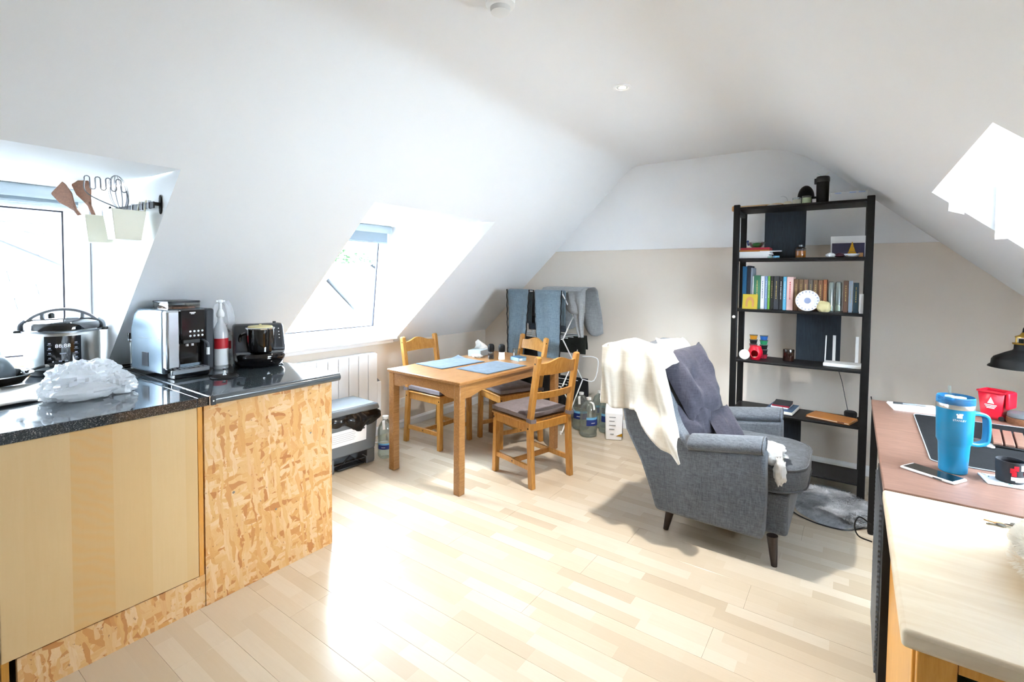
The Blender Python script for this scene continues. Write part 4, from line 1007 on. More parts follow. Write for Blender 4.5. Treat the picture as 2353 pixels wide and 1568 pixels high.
q1 = cloth('towel_drape', [(YA + .13, 1.12), (YA + .15, 1.30), (YA + .22, 1.325), (YF - .02, 1.325), (YF + .03, 1.30), (YF + .07, .92)], -2.42, -1.99, 'towel_grey', 'fluffy grey towel draped over the top of the airer towards the wall', 'towel', .04, 3, -.05, shear=.06, hem=lambda u: .70 + .30 * abs(math.sin(u * 5 + .6)) + .2 * u)
q2 = cloth('towel_fold', [(YA + .10, 1.29), (YA + .14, 1.32), (YF - .06, 1.326)], -2.40, -1.98, 'towel_grey', 'grey towel end folded over the top rungs of the airer', 'towel', .01, 8)
q3 = cloth('towel_corner', [(YA + .16, 1.318), (YA + .12, 1.30), (YA + .11, .88)], -2.14, -1.95, 'towel_grey', 'grey towel corner hanging in a point from the side of the airer', 'towel', .02, 4, .35, shear=.14)
for q in (q1, q2, q3): part_of(q, gt_)
cloth('slate_shirt', [(YA + .09, 1.05), (YA + .085, 1.28), (YA + .12, 1.292), (YA + .16, 1.06)], -2.60, -2.17, 'slate_cloth', 'dark slate top hung behind the blue legs on the airer', 'garment', .012, 6)
cloth('slate_shorts', [(YA + .18, .97), (YA + .185, 1.28), (YA + .21, 1.29), (YA + .24, .9)], -2.62, -2.20, 'slate_cloth', 'grey-blue garment on the inner rung of the airer', 'garment', .012, 12)
cloth('black_trousers', [(YA + .02, .52), (YA + .01, .868), (YA - .002, .873), (YA - .012, .86), (YA - .014, .30)], -2.62, -2.14, 'black_cloth', 'black trousers hanging from the middle tier of the airer', 'garment', .016, 9)
cloth('dark_green_top', [(YF - .12, .70), (YF - .105, .868), (YF - .09, .873), (YF - .07, .74)], -2.45, -2.03, 'dark_green_cloth', 'dark green top on the middle tier of the airer near the wall', 'garment', .012, 14)
cloth('black_jumper', [(YA + .16, .14), (YA + .18, .44), (YA + .20, .45), (YA + .22, .12)], -2.60, -2.16, 'black_cloth', 'black jumper on the lowest tier of the airer', 'garment', .016, 11)
cloth('black_leggings', [(YF - .02, .16), (YF - .01, .442), (YF + .005, .448), (YF + .016, .2)], -2.5, -2.06, 'black_cloth', 'black leggings on the low rung of the airer next to the wall', 'garment', .01, 17)

# ------------------------------------------------------------ water bottles and bag on the floor
wb_ = water_bottle((-1.915, 3.90, 0), .077, .335, 'large water bottle with blue label standing in front of its group', math.radians(-25), 'five litre water bottles', True)
dup(wb_, (-2.06, 4.04, 0), math.radians(-75), 'large water bottle of the group standing closest to the airer')
dup(wb_, (-1.82, 4.10, 0), math.radians(-60), 'large water bottle of the group closest to the white flour bag')
dup(wb_, (-1.945, 4.203, 0), math.radians(120), 'large water bottle against the wall behind the other bottles')
fb = thing('paper_sack', 'white printed paper sack with a gold and black corner on the floor behind the armchair', 'sack', (-1.70, 3.965, 0), math.radians(24))
b = frust(.07, .055, 0, .075, .06, .24); b.v += [Vector((-.07, 0, .31)), Vector((.07, 0, .31))]; b.f = [(3, 2, 1, 0)] + [(i, (i + 1) % 4, 4 + (i + 1) % 4, 4 + i) for i in range(4)] + [(4, 5, 9, 8), (6, 7, 8, 9), (5, 6, 9), (7, 4, 8)]
b.obj('sack_body', 'paper', fb, bevel=.008)
b = B()
for k in range(4): b.box(-.04, .015 - .01 * (k % 2), -.0625, -.0605, .20 - k * .035, .206 - k * .035)
b.box(-.03, .0, -.0605, -.0585, .05, .058); b.obj('print', 'towel_grey', fb, smooth=0)
B().prism([(.02, .04), (.0715, .065), (.0715, .035)], 1, -.0605, -.0575).obj('gold_corner', 'gold', fb, smooth=0)
B().box(.0735, .0765, -.05, .05, .02, .21).obj('black_side_print', 'ink', fb, smooth=0)
tag(B().ball(0, 0, .06, .12, .10, .065, 24, 14, lambda d: crumple(d, 2, .3, 7)).obj('black_bag', 'black_cloth', None, smooth=60, loc=(-1.47, 4.06, .004)), 'slumped black bag on the floor between the paper sack and the armchair', 'bag')

# ------------------------------------------------------------ armchair
ac = thing('armchair', 'grey upholstered armchair with rolled arms and dark tapered legs', 'armchair', (0, 0, 0))
YN, YFAR = 2.605, 3.385
side = [(-.865, .135), (-.60, .132), (-.33, .13), (-.325, .35), (-.33, .56), (-.50, .535), (-.68, .51), (-.76, .62), (-.86, .80), (-.96, .965), (-1.02, 1.0), (-1.10, 1.0), (-1.145, .96), (-1.12, .86), (-1.07, .68), (-1.045, .55), (-.955, .385), (-.90, .24)]
for y0, y1 in ((YN, YN + .115), (YFAR - .115, YFAR)):
    B().prism(side, 1, y0, y1).obj('side_panel', 'armchair_grey', ac, bevel=.018, seg=3, smooth=50)
for yc, s in ((YN + .05, -1), (YFAR - .05, 1)):
    P2 = [(-.70, .535), (-.62, .548), (-.5, .565), (-.40, .58), (-.34, .588)]
    n = 18; b = B()
    for x, z in P2:
        for k in range(n):
            a = 2 * PI * k / n; b.v.append(Vector((x, yc + .072 * math.cos(a), z + .044 * math.sin(a))))
    for i in range(len(P2) - 1):
        for k in range(n): q = i * n; b.f.append((q + k, q + (k + 1) % n, q + n + (k + 1) % n, q + n + k))
    b.f += [tuple(range(n)), tuple(range((len(P2) - 1) * n, len(P2) * n))]
    b.obj('arm_roll', 'armchair_grey', ac, bevel=.012, seg=3, smooth=60)
    rim = [(-.3385, yc + .068 * math.cos(2 * PI * k / 24), .588 + .041 * math.sin(2 * PI * k / 24)) for k in range(25)]
    B().tube(rim, .0035, 6).obj('arm_piping', 'armchair_grey', ac)
back = [(-.87, .20), (-.66, .22), (-.70, .42), (-.80, .66), (-.93, .94), (-1.0, 1.0), (-1.09, 1.0), (-1.14, .95), (-1.06, .66), (-1.035, .55), (-.95, .38)]
B().prism(back, 1, YN + .112, YFAR - .112).obj('backrest', 'armchair_grey', ac, bevel=.03, seg=4, smooth=60)
B().box(-.84, -.235, YN + .112, YFAR - .112, .125, .335).obj('seat_base', 'armchair_grey', ac, bevel=.02, seg=3, smooth=50)
def rsq(x0, x1, y0, y1, r, n=7):
    o = []
    for cx, cy, a0 in ((x1 - r, y1 - r, 0), (x0 + .04, y1 - .04, PI / 2), (x0 + .04, y0 + .04, PI), (x1 - r, y0 + r, 3 * PI / 2)):
        rr_ = r if cx > -.5 else .04
        for k in range(n): a = a0 + PI / 2 * k / (n - 1); o.append((cx + rr_ * math.cos(a), cy + rr_ * math.sin(a)))
    return o
sc_ = rsq(-.76, -.165, YN + .10, YFAR - .10, .16)
B().prism(sc_, 2, .335, .475).obj('seat_cushion', 'armchair_grey', ac, bevel=.028, seg=4, smooth=60)
for z in (.352, .462): B().tube([(x, y, z) for x, y in sc_] + [(sc_[0][0], sc_[0][1], z)], .0045, 6).obj('seat_piping', 'armchair_grey', ac)
mat('leg_dark', '#2a1d18', .35, var=.1)
for x, y, dx in ((-.80, YN + .085, -.03), (-.80, YFAR - .085, -.03), (-.295, YN + .05, .012), (-.295, YFAR - .05, .012)):
    B().tube([(x, y, .15), (x + dx, y, 0)], [.026, .014], 14).obj('leg', 'leg_dark', ac)

def puff(corners, th, m, label, seed, name='pillow', cat='pillow', amp=.02, n=26):
    a, b_, d, e = [Vector(p) for p in corners]     # TL TR BR BL
    nrm = (b_ - a).cross(e - a).normalized()
    if nrm.x < 0: nrm = -nrm
    def f(u, v, s):
        p = a.lerp(b_, u).lerp(e.lerp(d, u), v)
        k = (max(0, 1 - abs(2 * u - 1) ** 3.2) * max(0, 1 - abs(2 * v - 1) ** 3.2)) ** .5
        pin = .05 * (1 - abs(2 * u - 1)) * (1 - abs(2 * v - 1))
        w = amp * (mnoise.noise(Vector((u * 3.2 + seed, v * 2.2, seed))) + .7 * (.3 - abs(mnoise.noise(Vector((u * 5 + seed, v * 2.5 - u * 2, seed))))) + .8 * math.sin((u * 1.5 + v * .6) * 6 + seed) * .4 + .35 * abs(mnoise.noise(Vector((u * 8, v * 4, seed + 4)))))
        c_ = (a + b_ + d + e) / 4
        p = p.lerp(c_, .06 * (abs(2 * u - 1) < .9) * (1 - k))
        return p + nrm * (s * th * k + (w if s > 0 else w * .3) * k)
    B1 = B(); B1.grid(lambda u, v: f(u, v, 1), n, n); k0_ = len(B1.v); B1.grid(lambda u, v: f(u, v, -.6), n, n)
    ids = [i * (n + 1) for i in range(n)] + [n * (n + 1) + j for j in range(n)] + [i * (n + 1) + n for i in range(n, 0, -1)] + [j for j in range(n, 0, -1)]
    for q in range(len(ids)): x_, y_ = ids[q], ids[(q + 1) % len(ids)]; B1.f.append((x_, y_, k0_ + y_, k0_ + x_))
    o = B1.obj(name, m, None, smooth=70); tag(o, label, cat); return o
puff([(-1.0, 2.95, 1.045), (-.93, 3.30, 1.02), (-.80, 3.27, .75), (-.86, 2.95, .76)], .06, 'white_cotton', 'white pillow propped on top of the armchair back', 2.0)
puff([(-.935, 2.75, .985), (-.80, 3.20, 1.01), (-.635, 3.17, .605), (-.735, 2.82, .585)], .055, 'charcoal_cotton', 'dark charcoal pillow leaning against the armchair back', 5.0, amp=.045)
pcs = puff([(-.86, 2.765, .70), (-.66, 3.05, .66), (-.66, 3.02, .478), (-.745, 2.77, .488)], .035, 'charcoal_cotton', 'charcoal pillowcase slumped between the armchair arm and the leaning pillow', 8.0, 'pillowcase', 'pillowcase', amp=.025)
pct = puff([(-.72, 2.98, .65), (-.62, 3.18, .64), (-.50, 3.10, .480), (-.60, 2.93, .482)], .02, 'charcoal_cotton', 'charcoal pillowcase tail hanging onto the armchair seat', 3.3, 'pillowcase_tail', 'pillowcase', amp=.015)
for k in ('label', 'category'): del pct[k]
pct.parent = pcs
# cream blanket: over the top of the back, down the near side, a long tail sweeping to the arm
def sstep(a, b_, x): t = max(0, min(1, (x - a) / (b_ - a))); return t * t * (3 - 2 * t)
def bl(u, v):
    # u across (rear to front), v from the far side over the edge and down
    xt = -1.165 + .345 * u
    over = .30
    L = .335 + .02 * math.sin(u * 7) + .20 * sstep(.56, .68, u) - .20 * sstep(.84, 1.0, u)
    s = v * (over + L)
    fold = .020 * math.sin(u * 19 + .8 * math.sin(v * 3)) + .018 * mnoise.noise(Vector((u * 6, v * 3, 4)))
    topz = 1.025 - .30 * max(0, u - .66) + .012 * math.sin(u * 9)
    if s < over: return (xt, YN - .016 + (over - s), topz + .010 * mnoise.noise(Vector((u * 5, s * 9, 1))))
    d = s - over
    x = xt - .02 * (1 - u) + (.26 * d * sstep(.5, .75, u)) + .25 * max(0, d - .3) ** 1.5
    y = YN - .022 - .02 * min(1, d * 8) + fold * min(1, d * 6)
    z = topz - d
    if u > .5: y -= .05 * sstep(.28, .42, d)
    return (x, y, z)
tag(B().grid(bl, 64, 54).obj('blanket', 'cream_fleece', None, smooth=80, solid=.012), 'cream fleece blanket draped over the armchair back and down its side', 'blanket')
# white throw bunched on the seat front
b = B().ball(0, 0, 0, .075, .085, .05, 30, 20, lambda d: crumple(d, 1.7, .4, 6.3)); b.xf(Matrix.Translation((-.335, 2.80, .518)))
b.ball(0, 0, 0, .03, .04, .065, 22, 16, lambda d: crumple(d, 1.8, .4, 2.3)); b.xf(Matrix.Translation((-.275, 2.705, .455)), len(b.v) - (22 * 15 + 2))
tag(b.obj('white_throw', 'white_cotton', None, smooth=70), 'bunched white throw spilling over the front of the armchair seat', 'throw')

# ------------------------------------------------------------ bookcase
bc = thing('bookcase', 'tall black open bookcase with six shelves against the back wall', 'bookcase', (0, 0, 0))
BX0, BX1, BY0, BY1 = -.732, .094, 3.80, 4.11
for x0, x1 in ((BX0, BX0 + .042), (BX1 - .042, BX1)):
    for y0, y1 in ((BY0, BY0 + .03), (BY1 - .03, BY1)): B().box(x0, x1, y0, y1, 0, 1.953).obj('upright', 'black_satin', bc, bevel=.005)
    for z in (1.90, .06): B().box(x0 + .008, x1 - .008, BY0 + .03, BY1 - .03, z - .015, z + .015).obj('side_rail', 'black_satin', bc, smooth=0)
SH = [1.925, 1.557, 1.19, .822, .458, .09]
for z in SH:
    B().box(BX0 + .02, BX1 - .02, BY0 + .004, BY1 - .012, z - .009, z + .009).obj('shelf', 'dark_laminate', bc, bevel=.006)
for (x0, x1, za, zb) in ((-.565, -.298, SH[0] - .009, SH[1] + .009), (-.338, -.067, SH[2] - .009, SH[3] + .009), (-.56, -.29, SH[4] - .009, SH[5] + .009)):
    B().box(x0, x1, BY1 - .022, BY1 - .006, zb, za).obj('back_panel', 'dark_board', bc, smooth=0)
B().lathe([(.012, 0), (.008, .008), (0, .009)], 12).xf(Matrix.Translation((BX0 + .02, BY0 - .0005, 1.14)) @ Matrix.Rotation(PI / 2, 4, 'X')).obj('white_knob', 'white_plastic', bc)
T = [z + .0095 for z in SH]
def jar(name, label, cat, x, y, z, r, h, glass, wax, wh=.6, lid=None, wick=False):
    t = thing(name, label, cat, (x, y, z))
    B().lathe([(0, 0), (r * .95, 0), (r, .004), (r, h - .004), (r * .97, h), (r * .9, h)], 22).obj('glass', glass, t)
    B().lathe([(0, .003), (r * .94, .004), (r * .96, h * wh), (0, h * wh)], 20).obj('wax', wax, t)
    if lid: B().lathe([(r, h), (r * 1.02, h + .004), (r * .8, h + .014), (r * .3, h + .018), (r * .35, h + .03), (0, h + .032)], 20).obj('lid', lid, t)
    return t
# top shelf
ro = thing('wooden_pole', 'pale wooden pole lying on the bookcase top past its side', 'pole', (-.60, 4.02, T[0])); B().bar((-.185, 0, .0185), (.19, .0, .0185), .034, .036).obj('pole', 'lightwood', ro, bevel=.006); B().box(-.18, -.165, -.02, .02, .0, .038).obj('end_cap', 'board_tan', ro, bevel=.004)
fl_ = thing('flower_sprig', 'dried sprig and thin white sticks on the bookcase top', 'sprig', (-.52, 3.93, T[0]))
for k in range(5): B().tube(bend((-.09 + k * .02, 0, .005 + .003 * k), (.08 + .012 * k, .01 * k, .012), -.004 * k, 5), .003, 6).obj('stem', ['dark_green_cloth', 'wax_green', 'paper', 'board_tan', 'wax_cream'][k], fl_)
wm = thing('wax_melt', 'small cream wax melt with a thin wick on the bookcase top', 'candle', (-.40, 3.92, T[0])); B().lathe([(0, 0), (.028, 0), (.03, .006), (.024, .03), (.016, .034), (0, .034)], 18).obj('wax', 'wax_cream', wm); B().tube(catmull([(0, 0, .033), (-.01, 0, .06), (-.03, 0, .072), (-.045, 0, .07)]), .0008, 5).obj('wick', 'ink_grey', wm)
jar('candle_jar', 'cream candle in a clear jar on the bookcase top', 'candle', -.345, 3.91, T[0], .027, .052, 'clear_glass', 'wax_cream', .75)
jar('candle_jar', 'pale green candle in a clear jar on the bookcase top', 'candle', -.285, 3.90, T[0], .029, .058, 'clear_glass', 'wax_green', .78)
kp = thing('peaked_cap', 'black peaked cap resting on a small block on the bookcase top', 'cap', (-.297, 3.99, T[0]))
B().lathe([(.0, 0), (.04, 0), (.038, .055), (0, .055)], 20).obj('stand', 'black_cloth', kp); b = B().ball(0, 0, .06, .052, .05, .085, 22, 16); b.v = [Vector((p.x, p.y, max(p.z, .052))) for p in b.v]; b.obj('crown', 'black_cloth', kp, smooth=60)
B().box(.03, .075, -.03, .03, .052, .06).obj('peak', 'black_cloth', kp, bevel=.003)
cn = thing('travel_mug', 'tall black lidded travel mug on the bookcase top', 'mug', (-.195, 3.94, T[0]))
B().lathe([(0, 0), (.033, 0), (.036, .005), (.038, .15), (.038, .152)], 26).obj('mug_body', 'black_satin', cn); B().lathe([(.039, .15), (.0405, .155), (.0405, .18), (.036, .188), (0, .188)], 26).obj('lid', 'black_plastic', cn); B().box(-.05, -.036, -.008, .008, .14, .178).obj('lid_clip', 'black_plastic', cn, bevel=.003)
for s, m in ((-1, 'aqua'), (1, 'wax_cream')): B().tube([(0, 0, .186), (s * .035, 0, .215)], .0015, 6).obj('straw', m, cn)
pb = thing('clear_box', 'clear plastic box with white contents on the bookcase top', 'box', (-.045, 3.95, T[0]))
B().box(-.105, .105, -.06, .06, 0, .068).obj('box', 'bag_film', pb, bevel=.004); B().box(-.095, .095, -.05, .05, .003, .035).obj('contents', 'paper', pb, bevel=.004)
for x in (-.06, .02, .07): B().box(x - .018, x + .018, -.0612, -.0602, .055, .064).obj('clip', 'china_blue', pb, smooth=0)
# second shelf
pp = thing('paper_stack', 'thick stack of white papers on the second shelf', 'papers', (-.595, 3.93, T[1])); 
for k in range(5): B().box(-.105 + .004 * (k % 2), .105 - .006 * (k % 3), -.075, .075 + .003 * k, k * .0098, k * .0098 + .0092).obj('sheaf', 'paper', pp, bevel=.001)
tag(B().box(-.10, .10, -.07, .07, 0, .012).obj('notebook', 'leather_tan', None, bevel=.002, loc=(-.60, 3.935, T[1] + .0495)), 'tan notebook lying on the paper stack', 'notebook')
tag(B().box(-.095, .095, -.07, .07, 0, .016).obj('notebook', 'dark_red', None, bevel=.002, loc=(-.595, 3.94, T[1] + .062)), 'dark red book lying on top of the tan notebook', 'book')
tag(B().box(-.07, .07, -.06, .06, 0, .003).obj('glossy_leaflet', 'paper', None, loc=(-.50, 3.925, T[1] + .0495), rz=.15), 'white leaflet sticking out from the paper stack', 'leaflet')
gb = thing('glass_bowl', 'clear bowl with a green glass pebble on the stacked books', 'bowl', (-.595, 3.93, T[1] + .0785)); B().lathe([(0, 0), (.03, 0), (.055, .03), (.06, .042), (.057, .042), (.028, .004), (0, .004)], 20).obj('bowl', 'clear_glass', gb); B().ball(.005, 0, .022, .034, .03, .018, 16, 10).obj('pebble', mat('green_glass', '#3f8a4f', .1, var=.1), gb); B().bar((-.05, -.01, .02), (-.06, 0, .055), .012, .01).obj('blue_piece', 'label_navy', gb)
tp = thing('tape_roll', 'small blue rolls of tape at the front of the second shelf', 'tape', (-.455, 3.86, T[1])); B().lathe([(.012, 0), (.021, 0), (.021, .016), (.012, .016)], 18, closed=True).obj('roll', 'label_sky', tp); B().lathe([(.008, 0), (.014, 0), (.014, .012), (.008, .012)], 16, -.04, -.005, closed=True).obj('roll', 'aqua', tp)
jar('candle_jar', 'amber candle in a glass jar with a clear lid on the second shelf', 'candle', -.313, 3.92, T[1], .033, .062, 'clear_glass', 'wax_amber', .82, 'clear_glass')
ca = thing('photo_calendar', 'grey calendar with a dusk photograph leaning on the second shelf', 'calendar', (-.04, 4.0, T[1]), math.radians(4))
mt = Matrix.Rotation(-.22, 4, 'X'); B().box(-.10, .10, 0, .006, 0, .155).xf(mt).obj('card', 'paper', ca, smooth=0)
B().box(-.092, .092, -.001, 0, .008, .105).xf(mt).obj('photo', mat('dusk_photo', '#4a3f58', .4, var=.5, vs=9, col2='#2d3a5c'), ca, smooth=0)
sh = thing('white_shell', 'white shell-shaped ornament on the second shelf', 'ornament', (-.135, 3.86, T[1])); b = B().ball(0, 0, .014, .03, .022, .016, 20, 12, lambda d: 1 + .12 * math.sin(math.atan2(d.y, d.x) * 9)); b.v = [Vector((p.x, p.y, max(p.z, 0))) for p in b.v]; b.obj('shell', 'china', sh)
di = thing('white_dish', 'white scalloped dish in front of the calendar', 'dish', (-.018, 3.87, T[1])); B().lathe([(0, 0), (.025, 0), (.04, .012), (.045, .022), (.042, .022), (.022, .004), (0, .004)], 26).obj('dish', 'china', di)
tw = thing('gold_figurine', 'golden tapering tower figurine standing in the white dish', 'figurine', (-.018, 3.87, T[1] + .005))
for (z0, z1, w0, w1) in ((0, .03, .03, .019), (.03, .06, .018, .010), (.06, .095, .009, .002)): frust(w0, w0, z0 + .002, w1, w1, z1).obj('tier', 'gold', tw, smooth=0)
tag(B().box(-.014, .014, -.03, .03, 0, .035).obj('brown_block', 'board_tan', None, bevel=.002, loc=(.03, 4.035, T[1])), 'small brown block beside the calendar', 'block')
tag(B().ball(0, 0, .013, .03, .02, .015, 16, 10, lambda d: crumple(d, 2, .3, 3)).obj('purple_stone', mat('plum', '#5b3340', .4), None, smooth=50, loc=(-.085, 3.88, T[1])), 'plum coloured stone beside the white shell', 'stone')
# books
BK = [(-.678, .030, .31, '#12567f', 'tall deep blue folder'), (-.647, .024, .315, '#1c2430', 'tall black folder'), (-.622, .011, .30, '#8b97a5', 'slim grey-blue card file'), (-.609, .008, .24, '#f0f0f0', 'very thin white booklet'),
      (-.600, .044, .245, '#3f7a5c', 'thick green hardback'), (-.555, .026, .24, '#e8eaf0', 'white paperback'), (-.528, .018, .24, '#7d9cc8', 'pale blue paperback'), (-.509, .016, .24, '#6fae3f', 'lime green paperback'),
      (-.492, .020, .24, '#23241f', 'black paperback with yellow lettering'), (-.471, .034, .24, '#3a3c40', 'thick charcoal hardback'), (-.436, .023, .238, '#2a2c2e', 'black book with white pattern'), (-.412, .022, .237, '#62b3d8', 'sky blue paperback'),
      (-.389, .042, .235, '#f0c8bf', 'thick pink and white paperback')]
for k in range(6): BK.append((-.345 + k * .0288, .0276, .22 - .001 * k, ['#7a5b43', '#84674c', '#8a6a55', '#6f655c', '#7c6046', '#80583f'][k], ['worn brown leather volume beside the pink book', 'brown cloth-bound volume', 'reddish brown leather volume', 'grey-brown leather volume', 'tan-brown leather volume', 'dark tan volume'][k]))
BK += [(-.172, .022, .218, '#a5643f', 'rust orange volume'), (-.058, .028, .213, '#6b4c3a', 'dark brown book with gold lettering'), (-.028, .022, .212, '#9fb0c4', 'blue and white patterned book'), (-.004, .032, .20, '#38505c', 'dark teal book with an orange base')]
mat('gilt', '#c9b36a', .5); mat('book_pages', '#ece6d8', .8)
for i, (x, wd, h, colr, lab) in enumerate(BK):
    t = thing('book', lab + ' in the row on the bookcase shelf', 'book', (x, 3.895, T[2]), 0, 'row of books on the bookcase')
    dp = .16 if h < .29 else .17
    B().box(.0005, wd - .0005, 0, dp, 0, h).obj('cover', mat('book_' + str(i), colr, .6, var=.1, vs=30), t, bevel=.0025)
    B().box(.003, wd - .003, .004, dp - .002, h - .002, h + .0004).obj('pages', 'book_pages', t, smooth=0)
    if 3 < i and wd > .015:
        sm2 = {4: 'gilt', 5: 'label_navy', 6: 'paper', 7: 'paper', 8: 'gilt', 9: 'gilt', 10: 'paper', 11: 'paper', 12: 'label_red'}.get(i, 'gilt')
        b = B(); z = h * .85
        rnd = random.Random(i)
        while z > h * .35:
            l_ = rnd.uniform(.008, .02); b.box(wd * .43, wd * .57, -.0006, .0004, z - l_ * .6, z); z -= l_ * .6 + rnd.uniform(.002, .006)
        b.obj('spine_lettering', sm2, t, smooth=0)
for x, lab in ((-.128, 'ridged clear glass vase with white base nearer the brown volumes'), (-.085, 'ridged clear glass vase with white wax nearer the dark brown book')):
    v_ = thing('glass_vase', lab, 'vase', (x, 3.915, T[2])); B().lathe([(0, 0), (.019, 0), (.02, .01), (.02, .19), (.018, .2), (.012, .205), (.011, .205), (.017, .19), (.018, .01), (0, .008)], 20).obj('vase', 'clear_plastic', v_); B().lathe([(0, .009), (.016, .009), (.016, .035), (.006, .05), (0, .05)], 16).obj('white_base', 'wax_cream', v_)
tag(B().box(-.012, .012, -.03, .03, 0, .118).box(-.0125, .0125, -.0305, .0305, .118, .126).obj('white_carton', 'paper', None, bevel=.001, loc=(.043, 3.87, T[2])), 'slim white carton at the end of the book row', 'carton')
yp = thing('yellow_picture', 'small yellow picture block with a brown arch design', 'picture', (-.62, 3.865, T[2]), math.radians(-3)); mt = Matrix.Rotation(-.15, 4, 'X')
B().box(-.05, .05, 0, .012, 0, .108).xf(mt).obj('block', mat('yellow_paint', '#cdb53a', .6, var=.15), yp, bevel=.001)
arch = [(-.028, .015)] + [(-.028 * math.cos(PI * k / 10), .05 + .04 * math.sin(PI * k / 10)) for k in range(11)] + [(.028, .015), (.014, .015)] + [(.014 * math.cos(PI * k / 10), .04 + .025 * math.sin(PI * k / 10)) for k in range(11)] + [(-.014, .015)]
B().prism(arch, 1, -.0012, 0).xf(mt).obj('arch', 'board_tan', yp, smooth=0)
pl2 = thing('china_plate', 'white china plate with a blue rim standing before the books', 'plate', (-.258, 3.862, T[2])); mt = Matrix.Translation((0, 0, .0722)) @ Matrix.Rotation(PI / 2 - .16, 4, 'X')
B().lathe([(0, 0), (.045, 0), (.05, .004), (.071, .009), (.0715, .011), (.05, .007), (.045, .003), (0, .003)], 36).xf(mt).obj('plate', 'china', pl2)
b = B()
for k in range(18): a = 2 * PI * k / 18; b.box(-.004, .004, -.003, .003, .0092, .0099).xf(Matrix.Rotation(a, 4, 'Z') @ Matrix.Translation((.061, 0, 0)), len(b.v) - 8)
b.xf(mt).obj('rim_pattern', 'china_blue', pl2, smooth=0); B().lathe([(0, .0034), (.02, .0034), (.02, .0038), (0, .0038)], 18).xf(mt).obj('centre_print', 'china_blue', pl2)
b = B().ball(0, 0, .034, .042, .03, .04, 24, 16, lambda d: crumple(d, 1.1, .22, 4)); b.v = [Vector((p.x, p.y, max(p.z, 0))) for p in b.v]; tag(b.obj('cream_stone', 'stone_cream', None, smooth=45, loc=(-.163, 3.855, T[2])), 'cream coloured salt stone beside the china plate', 'stone')
# fourth shelf
def pots(x, y, cols, label):
    t = thing('paint_pots', label, 'pots', (x, y, T[3]))
    for k, m in enumerate(cols): B().lathe([(0, k * .034), (.022, k * .034), (.027, k * .034 + .028), (0, k * .034 + .028)], 20).obj('pot', m, t); B().lathe([(.0275, k * .034 + .028), (.029, k * .034 + .03), (.029, k * .034 + .033), (0, k * .034 + .0338)], 20).obj('pot_lid', 'clear_plastic', t)
mat('yellow_paint2', '#d9961f', .5); mat('green_paint', '#1d8a5a', .5); mat('blue_paint', '#1f5fae', .5)
pots(-.605, 3.985, ['ink', 'ink', 'dark_red', 'black_plastic', 'yellow_paint2'], 'stack of little pots topped with yellow'); pots(-.535, 3.98, ['dark_red', 'black_plastic', 'black_plastic', 'green_paint', 'blue_paint'], 'stack of little pots topped with blue and green')
rb_ = thing('wax_burner', 'round red ceramic wax burner with an oval opening', 'wax burner', (-.575, 3.885, T[3])); 
op = [(0, 0), (.03, 0)] + [(.03 + .018 * math.sin(PI * k / 24), k * .085 / 20) for k in range(1, 21)] + [(.038, .095), (.036, .098), (.0, .09)]
b = B().lathe(op, 64); b.f = [f for f in b.f if not ((q := sum((b.v[i] for i in f), Vector()) / len(f)).y < 0 and (q.x / .024) ** 2 + ((q.z - .045) / .027) ** 2 < 1)]; b.obj('burner', 'red_plastic', rb_)
B().grid(lambda u, v: ((.030 + .012 * math.sin(PI * v)) * math.cos(PI * u), (.030 + .012 * math.sin(PI * v)) * math.sin(PI * u), .004 + .082 * v), 24, 8).obj('inner_wall', 'red_plastic', rb_)
B().tube([(.0245 * math.cos(a), -math.sqrt(max(0, .047 ** 2 - (.0245 * math.cos(a)) ** 2)), .045 + .0275 * math.sin(a)) for a in [2 * PI * k / 28 for k in range(29)]], .0025, 6).obj('opening_rim', 'red_plastic', rb_)
B().lathe([(0, .006), (.016, .006), (.016, .02), (0, .021)], 18).obj('tealight', 'wax_cream', rb_)
wd_ = thing('white_disc', 'white round disc leaning at the front of the fourth shelf', 'disc', (-.64, 3.845, T[3])); B().lathe([(0, 0), (.034, 0), (.036, .003), (.036, .014), (.033, .017), (0, .017)], 28).xf(Matrix.Translation((0, 0, .0362)) @ Matrix.Rotation(PI / 2, 4, 'X')).obj('disc', 'white_plastic', wd_)
jar('candle_jar', 'copper candle in a smoked glass jar on the fourth shelf', 'candle', -.37, 3.95, T[3], .036, .085, 'smoke_glass', 'copper', .7)
rt = thing('wifi_router', 'white router with three upright antennas on the fourth shelf', 'router', (-.05, 3.94, T[3]), math.radians(-3)); B().box(-.105, .108, -.07, .07, 0, .024).obj('case', 'white_plastic', rt, bevel=.005)
for x, y, dx in ((-.103, .03, .004), (-.055, .072, 0), (.075, .072, 0)): B().bar((x, y, .006), (x + dx, y, .20), .018 if y > .05 else .007, .007, (0, 1, 0)).obj('antenna', 'white_plastic', rt, bevel=.002)
